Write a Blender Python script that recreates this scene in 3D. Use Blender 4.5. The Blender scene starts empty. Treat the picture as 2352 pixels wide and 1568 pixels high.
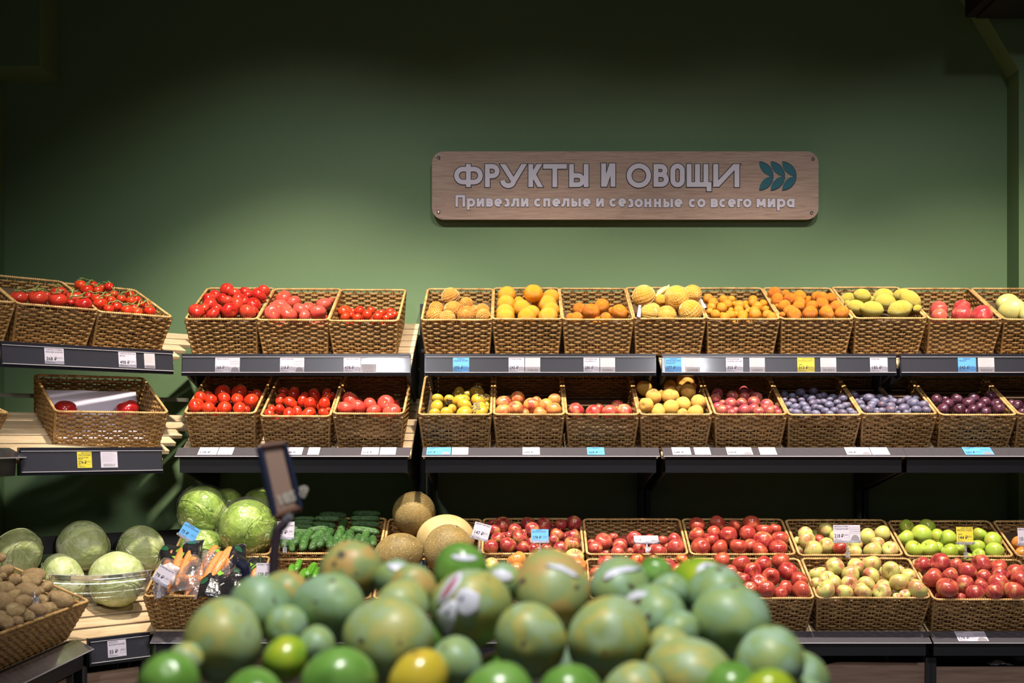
import bpy, bmesh, math, random
from math import sin, cos, pi, radians, tan, atan2, sqrt, exp
from mathutils import Vector, Matrix, Euler, noise
random.seed(7)
scene = bpy.context.scene
COL = scene.collection

# ------------------------------------------------------------------ camera, light, exposure
F = 2940.0            # focal length in pixels of the 2352 wide frame
CX, HY, CZ = 1176.0, 1020.0, 1.25
cam_d = bpy.data.cameras.new('camera'); cam = bpy.data.objects.new('camera', cam_d); COL.objects.link(cam)
cam.location = (0, 0, CZ); cam.rotation_euler = (pi/2, 0, 0)
cam_d.sensor_width = 36; cam_d.lens = 36*F/2352
cam_d.shift_y = (HY-784)/2352
cam_d.clip_start = .05
cam_d.dof.use_dof = True; cam_d.dof.focus_distance = 5.35; cam_d.dof.aperture_fstop = 3.6
scene.camera = cam
vs = scene.view_settings
scene.display_settings.display_device = 'sRGB'
vs.view_transform = 'Standard'; vs.look = 'None'; vs.gamma = 1; vs.use_curve_mapping = False
vs.exposure = 0.0
w = bpy.data.worlds.new('world'); scene.world = w; w.use_nodes = True
w.node_tree.nodes['Background'].inputs[0].default_value = (.62, .66, .85, 1)
w.node_tree.nodes['Background'].inputs[1].default_value = .14

def spot(x, y, z, tx, ty, tz, power, angle, blend=.9, size=.05, color=(1, .93, .82)):
    l = bpy.data.lights.new('lamp_or_fill_spot', 'SPOT'); l.energy = power; l.spot_size = radians(angle)
    l.spot_blend = blend; l.shadow_soft_size = size; l.color = color
    o = bpy.data.objects.new('lamp_or_fill_spot', l); COL.objects.link(o)
    o.location = (x, y, z)
    o.rotation_euler = (Vector((tx, ty, tz))-Vector((x, y, z))).to_track_quat('-Z', 'Y').to_euler()
    return o
WARM = (1, .86, .68); COOL = (1, .98, .95)
for x_, pw in ((-.93, 1.02), (.15, .70), (1.15, .62), (2.15, .72)):
    spot(x_, 4.1, 3.75, x_, 5.2, 1.6, 600*pw, 60, 1.0, .05, WARM)
    spot(x_, 4.1, 3.77, x_, 5.2, 1.6, 75*pw+10, 90, 1.0, .05, (.97, 1, .97))
spot(-1.25, 3.1, 3.6, -1.75, 5.1, .8, 80, 56, 1.0, .05, (1, .95, .86))
spot(1.6, -.5, 2.9, -1.85, 5.25, .85, 560, 17, 1.0, .35, (1, .95, .86))  # added fill from an unseen low source, brightens the shelf-shaded loose cabbages
# spots over the aisle table and the lower deck
spot(.1, 1.0, 3.4, .1, 1.75, 1.0, 300, 62, .8, .30, COOL)
spot(1.4, 3.0, 3.45, 1.3, 5.1, .6, 118, 66, 1.0, .06, (1, .93, .90))
spot(-.4, 3.0, 3.45, -.3, 5.1, .6, 80, 66, 1.0, .06, (1, .94, .86))
for x_ in (-1.2, 1.6): spot(x_, -.8, 3.6, x_, 5.0, .5, 310, 42, 1.0, .15, (.95, .95, 1))  # added fill pair behind the camera, lifts base boards and other front faces

# ------------------------------------------------------------------ helpers
def lin(r, g, b):
    return tuple((c/255/12.92 if c/255 <= .04045 else ((c/255+.055)/1.055)**2.4) for c in (r, g, b))
def P(px, py, Y): return Vector(((px-CX)/F*Y, Y, CZ+(HY-py)/F*Y))
def ray(px, py): return Vector((0, 0, CZ)), Vector(((px-CX)/F, 1, (HY-py)/F))
def tag(o, label=None, cat=None, group=None, kind=None):
    if label: o['label'] = label
    if cat: o['category'] = cat
    if group: o['group'] = group
    if kind: o['kind'] = kind
    return o
def link(name, data, mat=None, parent=None, M=None):
    o = bpy.data.objects.new(name, data); COL.objects.link(o)
    if mat is not None and hasattr(data, 'materials') and not data.materials: data.materials.append(mat)
    if parent is not None: o.parent = parent
    if M is not None: o.matrix_local = M if parent is not None else M
    return o
def empty(name, M):
    o = bpy.data.objects.new(name, None); COL.objects.link(o); o.matrix_world = M; o.empty_display_size = .05
    return o
def mesh(name, vs_, fs, smooth=False, mat=None):
    m = bpy.data.meshes.new(name); m.from_pydata([tuple(v) for v in vs_], [], fs)
    if smooth: m.polygons.foreach_set('use_smooth', [True]*len(m.polygons))
    if mat: m.materials.append(mat)
    m.update(); return m
class MB:
    def __init__(s): s.v = []; s.f = []
    def add(s, v, f):
        n = len(s.v); s.v += [Vector(p) for p in v]; s.f += [tuple(i+n for i in q) for q in f]; return s
    def box(s, a, b, M=None):
        x0, y0, z0 = a; x1, y1, z1 = b
        v = [Vector(p) for p in ((x0,y0,z0),(x1,y0,z0),(x1,y1,z0),(x0,y1,z0),(x0,y0,z1),(x1,y0,z1),(x1,y1,z1),(x0,y1,z1))]
        if M is not None: v = [M @ p for p in v]
        return s.add(v, [(0,3,2,1),(4,5,6,7),(0,1,5,4),(1,2,6,5),(2,3,7,6),(3,0,4,7)])
    def tube(s, pts, rad, n=6, closed=False, cap=True, flat=None):
        pts = [Vector(p) for p in pts]; k = len(pts); vs_ = []; up = Vector((0, 0, 1))
        prev = None
        for i, p in enumerate(pts):
            if closed: t = pts[(i+1) % k]-pts[i-1]
            else: t = pts[min(i+1, k-1)]-pts[max(i-1, 0)]
            t.normalize()
            if prev is None:
                a = up if abs(t.z) < .9 else Vector((1, 0, 0))
                u = (a-t*a.dot(t)).normalized()
            else: u = (prev-t*prev.dot(t)).normalized()
            prev = u; vv = t.cross(u)
            r = rad[i] if isinstance(rad, (list, tuple)) else rad
            r2 = r if flat is None else flat
            for j in range(n):
                a = 2*pi*j/n; vs_.append(p+u*(cos(a)*r)+vv*(sin(a)*r2))
        fs = []
        for i in range(k if closed else k-1):
            for j in range(n):
                a = i*n+j; b = i*n+(j+1) % n; c = ((i+1) % k)*n+(j+1) % n; d = ((i+1) % k)*n+j
                fs.append((a, b, c, d))
        if cap and not closed: fs += [tuple(range(n))[::-1], tuple((k-1)*n+j for j in range(n))]
        return s.add(vs_, fs)
    def prism(s, poly, y0, y1, axes='xz'):     # polygon in a plane, extruded
        n = len(poly)
        def mk(p, y): return {'xz': (p[0], y, p[1]), 'xy': (p[0], p[1], y), 'yz': (y, p[0], p[1])}[axes]
        v = [mk(p, y0) for p in poly]+[mk(p, y1) for p in poly]
        return s.add(v, [tuple(range(n)), tuple(range(n, 2*n))[::-1]]+[(i, i+n, (i+1) % n+n, (i+1) % n) for i in range(n)])
    def mesh(s, name, smooth=False, mat=None, fix=True):
        m = mesh(name, s.v, s.f, smooth, mat)
        if fix and len(s.f) < 3000:
            b = bmesh.new(); b.from_mesh(m); bmesh.ops.recalc_face_normals(b, faces=b.faces); b.to_mesh(m); b.free()
        return m
    def build(s, name, mat, parent=None, M=None, smooth=False): return link(name, s.mesh(name, smooth), mat, parent, M)

# ------------------------------------------------------------------ materials
def new_mat(name):
    m = bpy.data.materials.new(name); m.use_nodes = True; nt = m.node_tree
    return m, nt, nt.nodes['Principled BSDF']
def node(nt, typ, props=None, **ins):
    n = nt.nodes.new(typ)
    for k, v in (props or {}).items(): setattr(n, k, v)
    for k, v in ins.items():
        key = k.replace('_', ' ')
        key = int(k[1:]) if k[0] == 'i' and k[1:].isdigit() else key
        s = n.inputs[key]
        if isinstance(v, bpy.types.NodeSocket): nt.links.new(v, s)
        else: s.default_value = v
    return n
def C4(c): return (*c, 1)
def ramp(nt, fac, stops):
    r = nt.nodes.new('ShaderNodeValToRGB'); nt.links.new(fac, r.inputs[0]); e = r.color_ramp.elements
    while len(e) < len(stops): e.new(.5)
    for i, (p, c) in enumerate(stops):
        e[i].position = p; e[i].color = C4(c) if len(c) == 3 else c
    return r.outputs[0]
def mixc(nt, fac, a, b, blend='MIX'):
    n = nt.nodes.new('ShaderNodeMix'); n.data_type = 'RGBA'; n.blend_type = blend
    for s, v in ((n.inputs[0], fac), (n.inputs[6], a), (n.inputs[7], b)):
        if isinstance(v, bpy.types.NodeSocket): nt.links.new(v, s)
        else: s.default_value = v if not isinstance(v, tuple) or len(v) == 4 else C4(v)
    return n.outputs[2]
def simple(name, col, rough=.5, metal=0, spec=.5, coat=0, bump=None, alpha=1, trans=0):
    m, nt, b = new_mat(name)
    b.inputs['Base Color'].default_value = C4(col); b.inputs['Roughness'].default_value = rough
    b.inputs['Metallic'].default_value = metal; b.inputs['Specular IOR Level'].default_value = spec
    b.inputs['Coat Weight'].default_value = coat; b.inputs['Coat Roughness'].default_value = .08
    b.inputs['Alpha'].default_value = alpha; b.inputs['Transmission Weight'].default_value = trans
    if bump:
        tc = node(nt, 'ShaderNodeTexCoord'); nz = node(nt, 'ShaderNodeTexNoise', Vector=tc.outputs['Object'], Scale=bump[0], Detail=3.0)
        bp = node(nt, 'ShaderNodeBump', Strength=bump[1], Distance=bump[2], Height=nz.outputs[0]); nt.links.new(bp.outputs[0], b.inputs['Normal'])
    return m
def objvec(nt, scale=(1, 1, 1)):
    """object coordinates shifted by each object's random number, so that copies differ"""
    tc = node(nt, 'ShaderNodeTexCoord'); oi = node(nt, 'ShaderNodeObjectInfo')
    mu = node(nt, 'ShaderNodeMath', {'operation': 'MULTIPLY'}, i0=oi.outputs['Random'], i1=37.0)
    ad = node(nt, 'ShaderNodeVectorMath', {'operation': 'ADD'}, i0=tc.outputs['Object'], i1=mu.outputs[0])
    mp = node(nt, 'ShaderNodeMapping', Vector=ad.outputs[0], Scale=scale)
    return mp.outputs[0], oi.outputs['Random'], tc.outputs['Object']
def fruit(name, stops, scale=1.5, rough=.3, vary=None, pore=None, spots=None, coat=.0, stretch=(1, 1, 1), detail=3, scar=None, dist=0, spec=.5, sss=0):
    m, nt, b = new_mat(name)
    v, rnd, oc = objvec(nt, stretch)
    nz = node(nt, 'ShaderNodeTexNoise', Vector=v, Scale=scale, Detail=float(detail), Roughness=.55, Distortion=dist)
    c = ramp(nt, nz.outputs[0], stops)
    if vary:    # whole fruit leans towards another colour
        r = node(nt, 'ShaderNodeMath', {'operation': 'MULTIPLY'}, i0=rnd, i1=vary[1]); c = mixc(nt, r.outputs[0], c, vary[0])
    if spots:
        n2 = node(nt, 'ShaderNodeTexNoise', Vector=v, Scale=spots[1], Detail=2.0)
        c = mixc(nt, ramp(nt, n2.outputs[0], [(spots[2], (0, 0, 0)), (spots[2]+spots[3], (1, 1, 1))]), c, spots[0])
    if scar:    # stem end of the fruit
        sx = node(nt, 'ShaderNodeSeparateXYZ', Vector=oc)
        x2 = node(nt, 'ShaderNodeVectorMath', {'operation': 'MULTIPLY'}, i0=oc, i1=(1, 1, 0)); ln = node(nt, 'ShaderNodeVectorMath', {'operation': 'LENGTH'}, i0=x2.outputs[0])
        gt = node(nt, 'ShaderNodeMath', {'operation': 'GREATER_THAN'}, i0=sx.outputs[2], i1=0.0)
        rr = ramp(nt, ln.outputs['Value'], [(scar[1]*.7, (1, 1, 1)), (scar[1], (0, 0, 0))])
        mm = mixc(nt, 1.0, rr, gt.outputs[0], 'MULTIPLY'); c = mixc(nt, mm, c, scar[0])
    nt.links.new(c, b.inputs['Base Color']); b.inputs['Roughness'].default_value = rough
    b.inputs['Coat Weight'].default_value = coat; b.inputs['Coat Roughness'].default_value = .15; b.inputs['Specular IOR Level'].default_value = spec
    if sss: b.inputs['Subsurface Weight'].default_value = sss; b.inputs['Subsurface Radius'].default_value = (.3, .1, .05); b.inputs['Subsurface Scale'].default_value = .02
    if pore:
        vo = node(nt, 'ShaderNodeTexNoise', Vector=oc, Scale=pore[0], Detail=2.0)
        bp = node(nt, 'ShaderNodeBump', Strength=pore[1], Distance=pore[2], Height=vo.outputs[0]); nt.links.new(bp.outputs[0], b.inputs['Normal'])
    return m

def wood(name, c1, c2, c3, axis=0, scale=6, rough=.55):
    m, nt, b = new_mat(name); v, rnd, oc = objvec(nt, tuple(1 if i == axis else 14 for i in range(3)))
    nz = node(nt, 'ShaderNodeTexNoise', Vector=v, Scale=scale, Detail=6.0, Roughness=.6, Distortion=.6)
    c = ramp(nt, nz.outputs[0], [(.3, c1), (.5, c2), (.72, c3)])
    nt.links.new(c, b.inputs['Base Color']); b.inputs['Roughness'].default_value = rough
    bp = node(nt, 'ShaderNodeBump', Strength=.15, Distance=.002, Height=nz.outputs[0]); nt.links.new(bp.outputs[0], b.inputs['Normal'])
    return m
M_ = {}
def wall_mat():
    m, nt, b = new_mat('wall_paint'); tc = node(nt, 'ShaderNodeTexCoord')
    n1 = node(nt, 'ShaderNodeTexNoise', Vector=tc.outputs['Object'], Scale=1.3, Detail=3.0)
    nt.links.new(ramp(nt, n1.outputs[0], [(.3, (.160, .255, .128)), (.7, (.170, .270, .138))]), b.inputs['Base Color'])
    b.inputs['Roughness'].default_value = .5; b.inputs['Specular IOR Level'].default_value = .3
    n2 = node(nt, 'ShaderNodeTexNoise', Vector=tc.outputs['Object'], Scale=140.0, Detail=2.0)
    bp = node(nt, 'ShaderNodeBump', Strength=.12, Distance=.002, Height=n2.outputs[0]); nt.links.new(bp.outputs[0], b.inputs['Normal'])
    return m
def wicker_mat():
    m, nt, b = new_mat('wicker'); v, rnd, oc = objvec(nt, (1, 1, 1))
    n1 = node(nt, 'ShaderNodeTexNoise', Vector=node(nt, 'ShaderNodeMapping', Vector=v, Scale=(14, 14, 85)).outputs[0], Scale=1.0, Detail=3.0, Roughness=.65)
    c = ramp(nt, n1.outputs[0], [(.28, (.15, .072, .022)), (.48, (.315, .172, .058)), (.7, (.45, .275, .10))])
    n2 = node(nt, 'ShaderNodeTexNoise', Vector=v, Scale=9.0, Detail=1.0)
    c = mixc(nt, ramp(nt, n2.outputs[0], [(.45, (0, 0, 0)), (.75, (.55, .55, .55))]), c, (.42, .22, .07))
    nt.links.new(c, b.inputs['Base Color']); b.inputs['Roughness'].default_value = .42
    n3 = node(nt, 'ShaderNodeTexNoise', Vector=v, Scale=220.0, Detail=2.0)
    bp = node(nt, 'ShaderNodeBump', Strength=.3, Distance=.0012, Height=n3.outputs[0]); nt.links.new(bp.outputs[0], b.inputs['Normal'])
    return m
M_['wall'] = wall_mat(); M_['wicker'] = wicker_mat()
M_['rim'] = fruit('rim_cane', [(.3, (.30, .155, .05)), (.5, (.50, .30, .11)), (.7, (.62, .40, .17))], 30, .42, pore=(150, .3, .001))
M_['slat'] = wood('pine_slat', (.48, .33, .18), (.64, .48, .30), (.74, .60, .42))
M_['sign'] = wood('sign_board', (.38, .23, .18), (.50, .33, .265), (.58, .42, .34), scale=9, rough=.45)
M_['panel'] = wood('base_board', (.20, .125, .09), (.30, .19, .14), (.36, .25, .18), scale=4, rough=.5)
M_['black'] = simple('black_metal', (.022, .021, .026), .45)
M_['blackgloss'] = simple('dark_rail', (.016, .016, .024), .25, coat=.4)
M_['insert'] = simple('grey_insert', (.035, .034, .055), .3, coat=.6)
M_['flap'] = simple('dark_flap', (.075, .070, .085), .22, coat=1)
M_['edge'] = simple('bright_edge', (.55, .52, .58), .2)
def clearm(name, rough, base, edge, tint=(.97, .98, .98), bump=None, diff=0):
    m, nt, b = new_mat(name); out = nt.nodes['Material Output']
    tr = node(nt, 'ShaderNodeBsdfTransparent', Color=C4(tint)); gl = node(nt, 'ShaderNodeBsdfGlossy', Roughness=rough)
    lw = node(nt, 'ShaderNodeFresnel', IOR=1.45); nm = None
    if bump:
        tc = node(nt, 'ShaderNodeTexCoord'); nz = node(nt, 'ShaderNodeTexNoise', Vector=tc.outputs['Object'], Scale=bump[0], Detail=2.0)
        bp = node(nt, 'ShaderNodeBump', Strength=bump[1], Distance=bump[2], Height=nz.outputs[0]); nt.links.new(bp.outputs[0], gl.inputs['Normal']); nt.links.new(bp.outputs[0], lw.inputs['Normal'])
    f = node(nt, 'ShaderNodeMath', {'operation': 'MULTIPLY_ADD', 'use_clamp': True}, i0=lw.outputs[0], i1=edge, i2=base)
    mx = node(nt, 'ShaderNodeMixShader', i0=f.outputs[0], i1=tr.outputs[0], i2=gl.outputs[0]); last = mx
    if diff:
        df = node(nt, 'ShaderNodeBsdfDiffuse', Color=(.85, .85, .95, 1)); last = node(nt, 'ShaderNodeMixShader', i0=diff, i1=mx.outputs[0], i2=df.outputs[0])
    nt.links.new(last.outputs[0], out.inputs[0]); nt.nodes.remove(b); return m
M_['clear'] = clearm('clear_plastic', .08, .01, .7, (1, 1, 1), None, .015)
M_['film'] = clearm('cling_film', .14, .008, .35, (.97, .99, .95), (3, .20, .10), .015)
M_['paper'] = simple('white_paper', (.56, .52, .63), .6)
M_['paperb'] = simple('blue_paper', (.10, .36, .78), .6)
M_['papery'] = simple('yellow_paper', (.68, .56, .04), .6)
M_['cream'] = simple('receipt_paper', (.54, .49, .54), .7)
M_['ink'] = simple('ink', (.03, .03, .05), .6)
M_['inkgrey'] = simple('grey_ink', (.25, .23, .27), .6)
M_['letter'] = simple('letter_white', (.80, .74, .88), .5)
M_['outline'] = simple('letter_outline', (.008, .008, .01), .5)
M_['teal'] = simple('leaf_teal', (.012, .135, .19), .5)
M_['screw'] = simple('chrome', (.8, .8, .8), .2, metal=1)
M_['tile'] = simple('floor_tile', (.22, .21, .20), .35)
M_['ceil'] = simple('ceiling_black', (.006, .006, .006), .8)
M_['liner'] = simple('kraft_liner', (.10, .06, .03), .8)
M_['vine'] = simple('vine_green', (.24, .34, .10), .6)
M_['stem'] = simple('stem_brown', (.10, .055, .02), .7)
M_['calyx'] = fruit('dry_calyx', [(.35, (.05, .035, .012)), (.6, (.30, .24, .13))], 6, .7)
# ------------------------------------------------------------------ the room
def struct(name, mb, mat, parent=None): o = mb.build(name, mat, parent); o['kind'] = 'structure'; return o
WY, WX = 6.0, -2.38
struct('wall_back', MB().box((WX-.1, WY, 0), (4.2, WY+.1, 3.9)), M_['wall'])
struct('wall_left', MB().box((WX-.1, -2.5, 0), (WX, WY, 3.9)), M_['wall'])
struct('wall_right', MB().box((4.2, -2.5, 0), (4.3, WY, 3.9)), M_['wall'])
struct('floor', MB().box((WX-.1, -2.5, -.05), (4.3, WY+.1, 0)), M_['tile'])
struct('ceiling', MB().box((WX-.1, -2.5, 3.9), (4.3, WY+.1, 4.0)), M_['ceil'])
# boxed-out column with a sloping shoulder
cx_ = (2313-CX)/F*WY; zs = CZ+(HY-180)/F*WY
cx2 = (2205-CX)/F*WY
colp = [(cx_, 0), (3.4, 0), (3.4, 3.3), (3.4, 3.898), (cx2-.42, 3.898), (cx2, 3.331), (cx_, zs)]
struct('column_right', MB().prism(colp, 5.86, WY-.001), M_['wall'])
struct('beam_left', MB().box((WX+.001, 5.75, CZ+(HY-152)/F*5.75), ((91-CX)/F*5.75, WY-.001, 3.898)), M_['wall'])
o = MB().box((2.06, 5.5, 3.19), (2.95, 5.82, 3.34)).box((2.10, 5.53, 3.175), (2.93, 5.79, 3.19)).build('ceiling_duct', M_['ceil'])
tag(o, 'black metal duct box under the ceiling above the column', 'duct')
MB().box((2.4, 5.64, 3.34), (2.42, 5.66, 3.9)).build('hanger_rod', M_['black'], o)

# ------------------------------------------------------------------ sign
sgn = empty('wall_sign', Matrix.Translation((P(1436, 426, 5.965).x, 5.965, P(1436, 426, 5.965).z)))
tag(sgn, 'long wood-grain sign with white Cyrillic lettering and teal leaf arrows on the green wall', 'sign')
SY = 5.962
def rrect(x0, x1, z0, z1, r, n=8):
    pts = []
    for cx, cz, a0 in ((x1-r, z1-r, 0), (x0+r, z1-r, 90), (x0+r, z0+r, 180), (x1-r, z0+r, 270)):
        for i in range(n+1):
            a = radians(a0+90*i/n); pts.append((cx+r*cos(a), cz+r*sin(a)))
    return pts
def wp(px, py): p = P(px, py, SY); return (p.x, p.z)
inv = sgn.matrix_world.inverted()
(x0, z1), (x1, z0) = wp(992, 347.5), wp(1880, 504)
def sbuild(name, mb, mat): return mb.build(name, mat, sgn, inv)
sbuild('board', MB().prism(rrect(x0, x1, z0, z1, .055), SY, SY+.014), M_['sign'])
for sx, sy in ((1007.5, 362), (1007.5, 486.5), (1867, 365), (1864, 488)):
    x, z = wp(sx, sy); mb = MB(); mb.tube([(x, SY, z), (x, SY-.004, z), (x, SY-.006, z)], [.0075, .0075, .004], 12)
    sbuild('screw', mb, M_['screw'])
    mb = MB(); mb.tube([(x, SY+.014, z), (x, WY+.0, z)], .006, 8); sbuild('standoff', mb, M_['screw'])
# letters as strokes --------------------------------------------------
def offset_path(pts, hw, closed, ext=0):
    n = len(pts); L = []; R = []
    pts = [Vector(p) for p in pts]
    if not closed and ext:
        a = (pts[0]-pts[1]).normalized(); b = (pts[-1]-pts[-2]).normalized()
        pts[0] = pts[0]+a*ext; pts[-1] = pts[-1]+b*ext
    for i, p in enumerate(pts):
        if closed: d0 = (p-pts[i-1]).normalized(); d1 = (pts[(i+1) % n]-p).normalized()
        else:
            d0 = (p-pts[i-1]).normalized() if i else (pts[1]-p).normalized()
            d1 = (pts[i+1]-p).normalized() if i < n-1 else d0
        n0 = Vector((-d0.y, d0.x)); n1 = Vector((-d1.y, d1.x)); m = (n0+n1).normalized()
        k = hw/max(m.dot(n0), .35)
        L.append(p+m*k); R.append(p-m*k)
    return L, R
def arc(cx, cy, r, a0, a1, n=12, ry=None):
    return [(cx+r*cos(radians(a0+(a1-a0)*i/n)), cy+(ry or r)*sin(radians(a0+(a1-a0)*i/n))) for i in range(n+1)]
# view A: crop origin (980,330) scale 5.113; view B: origin (1430,330) scale 5.004; y grows downwards
A = lambda p: (980+p[0]/5.113, 330+p[1]/5.113)
B = lambda p: (1430+p[0]/5.004, 330+p[1]/5.004)
W = 30
letters = [
 (A, [([(490, 240), (490, 510)], 0), (arc(556, 375, 76, -90, 90)+arc(427, 375, 76, 90, 270), 1)], 'letter'),
 (A, [([(713, 240), (713, 510)], 0), ([(713, 267)]+arc(772, 323, 56, -90, 90)+[(713, 379)], 0)], 'letter'),
 (A, [([(893, 240), (1012, 428)], 3), ([(1145, 240), (1022, 442)]+arc(958, 428, 66, 28, 178, 10), 3)], 'letter'),
 (A, [([(1222, 240), (1222, 510)], 0), ([(1325, 240), (1246, 372)], 3), ([(1252, 360), (1335, 510)], 4)], 'letter'),
 (A, [([(1368, 267), (1645, 267)], 0), ([(1505, 270), (1505, 510)], 0)], 'letter'),
 (A, [([(1701, 240), (1701, 510)], 0), ([(1701, 374)]+arc(1776, 428, 54, -90, 90)+[(1701, 482)], 0)], 'letter'),
 (A, [([(1873, 240), (1873, 510)], 0)], 'letter'),
 (A, [([(2077, 232), (2077, 503)], 0), ([(2086, 505), (2176, 232)], 2), ([(2187, 232), (2187, 505)], 0)], 'letter'),
 (B, [(arc(187, 367, 112, 0, 350, 28), 1)], 'letter'),
 (B, [([(383, 235), (383, 495)], 0), ([(383, 262)]+arc(440, 309, 47, -90, 90)+[(383, 356)], 0), ([(383, 356)]+arc(446, 412, 56, -90, 90)+[(383, 468)], 0)], 'letter'),
 (B, [(arc(631, 311, 54, 180, 360)+arc(631, 419, 54, 0, 180), 1)], 'letter'),
 (B, [([(764, 235), (764, 495)], 0), ([(860, 235), (860, 480)], 0), ([(957, 235), (957, 480)], 0), ([(737, 469), (1018, 469)], 0), ([(992, 445), (992, 547)], 0)], 'letter'),
 (B, [([(1070, 235), (1070, 493)], 0), ([(1068, 495), (1312, 235)], 2), ([(1313, 235), (1313, 500)], 0)], 'letter'),
]
def strokes(view, ss, hw, ext, y0, y1):
    """closed: 0 open, 1 closed, 2 both ends cut level, 3 start cut level, 4 end cut level"""
    mb = MB()
    for k, (pts, closed) in enumerate(ss):
        L, R = offset_path(pts, hw, closed == 1, 0 if closed else ext); n = len(L); v = []
        for e, (a, b) in ((0, (0, 1)), (-1, (-1, -2))):
            if closed in ((2, 3) if e == 0 else (2, 4)):
                p, q = Vector(pts[a]), Vector(pts[b]); d = (p-q).normalized(); ty = p.y+(ext if d.y > 0 else -ext)
                for S_ in (L, R): S_[e] = S_[e]+d*((ty-S_[e].y)/d.y)
        yy0 = y0-.00003*k
        for a, b in zip(L, R):
            for p in (a, b):
                x, z = wp(*view(p)); v += [(x, yy0, z), (x, y1, z)]
        f = []
        for i in range(n if closed == 1 else n-1):
            a = i*4; b = ((i+1) % n)*4
            f += [(a, b, b+2, a+2), (a+1, a+3, b+3, b+1), (a, a+1, b+1, b), (a+2, b+2, b+3, a+3)]
        if closed != 1: f += [(0, 2, 3, 1), ((n-1)*4, (n-1)*4+1, (n-1)*4+3, (n-1)*4+2)]
        mb.add(v, f)
    return mb
for view, ss, nm in letters:
    back = sbuild('letter_outline', strokes(view, ss, W+7, 8, SY-.0012, SY+.001), M_['outline'])
    sbuild('letter', strokes(view, ss, W-2, 0, SY-.0028, SY-.0008), M_['letter'])
for k in range(3):
    bx = 1570+k*132
    for s in (1, -1):
        r = 160
        def lens(g):
            up = [(bx-g*.4+(r+g)*sin(radians(t)), 372-s*((r+g)*cos(radians(t)))) for t in range(0, 91, 6)]
            dn = [(bx+r-g*1.2-(r-g)*sin(radians(t))+g*.6, 372-s*(r-(r-g)*cos(radians(t))+g*.3)) for t in range(90, -1, -6)]
            dn = [(bx+r-(r-g)*cos(radians(t)), 372-s*(r-(r-g)*sin(radians(t)))) for t in range(0, 91, 6)]
            q = up+dn[::-1]
            return [wp(*B(p)) for p in q]
        sbuild('leaf_outline', MB().prism(lens(9), SY-.0012-.0002*k, SY+.001), M_['outline'])
        sbuild('leaf', MB().prism(lens(0), SY-.0020-.0002*k, SY-.0004), M_['teal'])
def text(body, size, mat, parent, M, name='price_text', bold=0.0, align='LEFT', width=None, ext=0.0, space=1.0):
    """flat lettering turned into a mesh; width: the most it may take"""
    c = bpy.data.curves.new(name, 'FONT'); c.body = body; c.size = size; c.offset = bold; c.align_x = align
    c.resolution_u = 2; c.extrude = ext; c.space_character = space
    o = bpy.data.objects.new(name, c); m = bpy.data.meshes.new_from_object(o); bpy.data.objects.remove(o); bpy.data.curves.remove(c)
    m.materials.clear(); m.materials.append(mat)
    if width and len(m.vertices):
        xs = [v.co.x for v in m.vertices]; wd = max(xs)-min(xs)
        if wd > width: M = M @ Matrix.Diagonal((width/wd, 1, 1, 1))
    return link(name, m, None, parent, M)
RX = Matrix.Rotation(pi/2, 4, 'X')
def glyph(ch, x0, x1, h=15):
    l, r = x0+h+4, x1-h-4; m = (l+r)/2; rx = (r-l)/2; t, b = h, 100-h; V = lambda x, a=0, z=100: ([(x, a), (x, z)], 0)
    if ch == 'П': return [V(l, -38), V(r, -38), ([(l-h, -38+h), (r+h, -38+h)], 0)]
    if ch == 'п': return [V(l), V(r), ([(l-h, t), (r+h, t)], 0)]
    if ch == 'р': return [V(l, 0, 136), (arc(m, 50, rx, 0, 345, 23, b-50), 1)]
    if ch == 'а': return [V(r), (arc(m, 50, rx, 0, 345, 23, b-50), 1)]
    if ch == 'о': return [(arc(m, 50, rx, 0, 345, 23, b-50), 1)]
    if ch == 'с': return [(arc(m, 50, rx, -42, -318, 20, b-50), 0)]
    if ch == 'е': return [([(l, 52), (r+h*.8, 52)], 0), (arc(m, 50, rx, 3, -312, 22, b-50), 0)]
    if ch == 'и': return [V(l), V(r), ([(l+2, 100), (r-2, 0)], 2)]
    if ch == 'н': return [V(l), V(r), ([(l, 50), (r, 50)], 0)]
    if ch == 'л': return [V(r), ([(l+14, t), (r+h, t)], 0), ([(l+22, 0), (l+20, 55), (l+8, 82), (l-h, 86)], 0)]
    if ch == 'ы': return [V(l), V(r), ([(l, 46)]+arc(l+26, 66, 19, -90, 90, 8)+[(l, 85)], 0)]
    if ch == 'в': return [V(l), ([(l, t)]+arc(r-20, 33, 17, -90, 90, 8)+[(l, 50)], 0), ([(l, 50)]+arc(r-17, 68, 17, -90, 90, 8)+[(l, b)], 0)]
    if ch == 'з': return [(arc(m-2, 32, rx-2, -140, 80, 12, 17), 0), (arc(m, 67, rx, -80, 145, 12, 18), 0)]
    if ch == 'г': return [V(l), ([(l-h, t), (r+h, t)], 0)]
    if ch == 'м': return [V(l), V(r), ([(l+2, 0), (m, 78)], 3), ([(r-2, 0), (m, 78)], 3)]
TA = [('П',335,455),('р',470,575),('и',585,680),('в',695,785),('е',790,890),('з',895,980),('л',985,1090),('и',1105,1200),('с',1257,1355),('п',1365,1455),('е',1470,1575),('л',1577,1680),('ы',1695,1815),('е',1830,1930),('и',1985,2085),('с',2140,2240),('е',2245,2345)]
TB = [('з',45,130),('о',133,237),('н',245,335),('н',355,445),('ы',463,583),('е',590,693),('с',755,850),('о',853,957),('в',1008,1100),('с',1105,1198),('е',1205,1305),('г',1312,1382),('о',1380,1485),('м',1535,1648),('и',1662,1757),('р',1770,1875),('а',1880,1980)]
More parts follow.
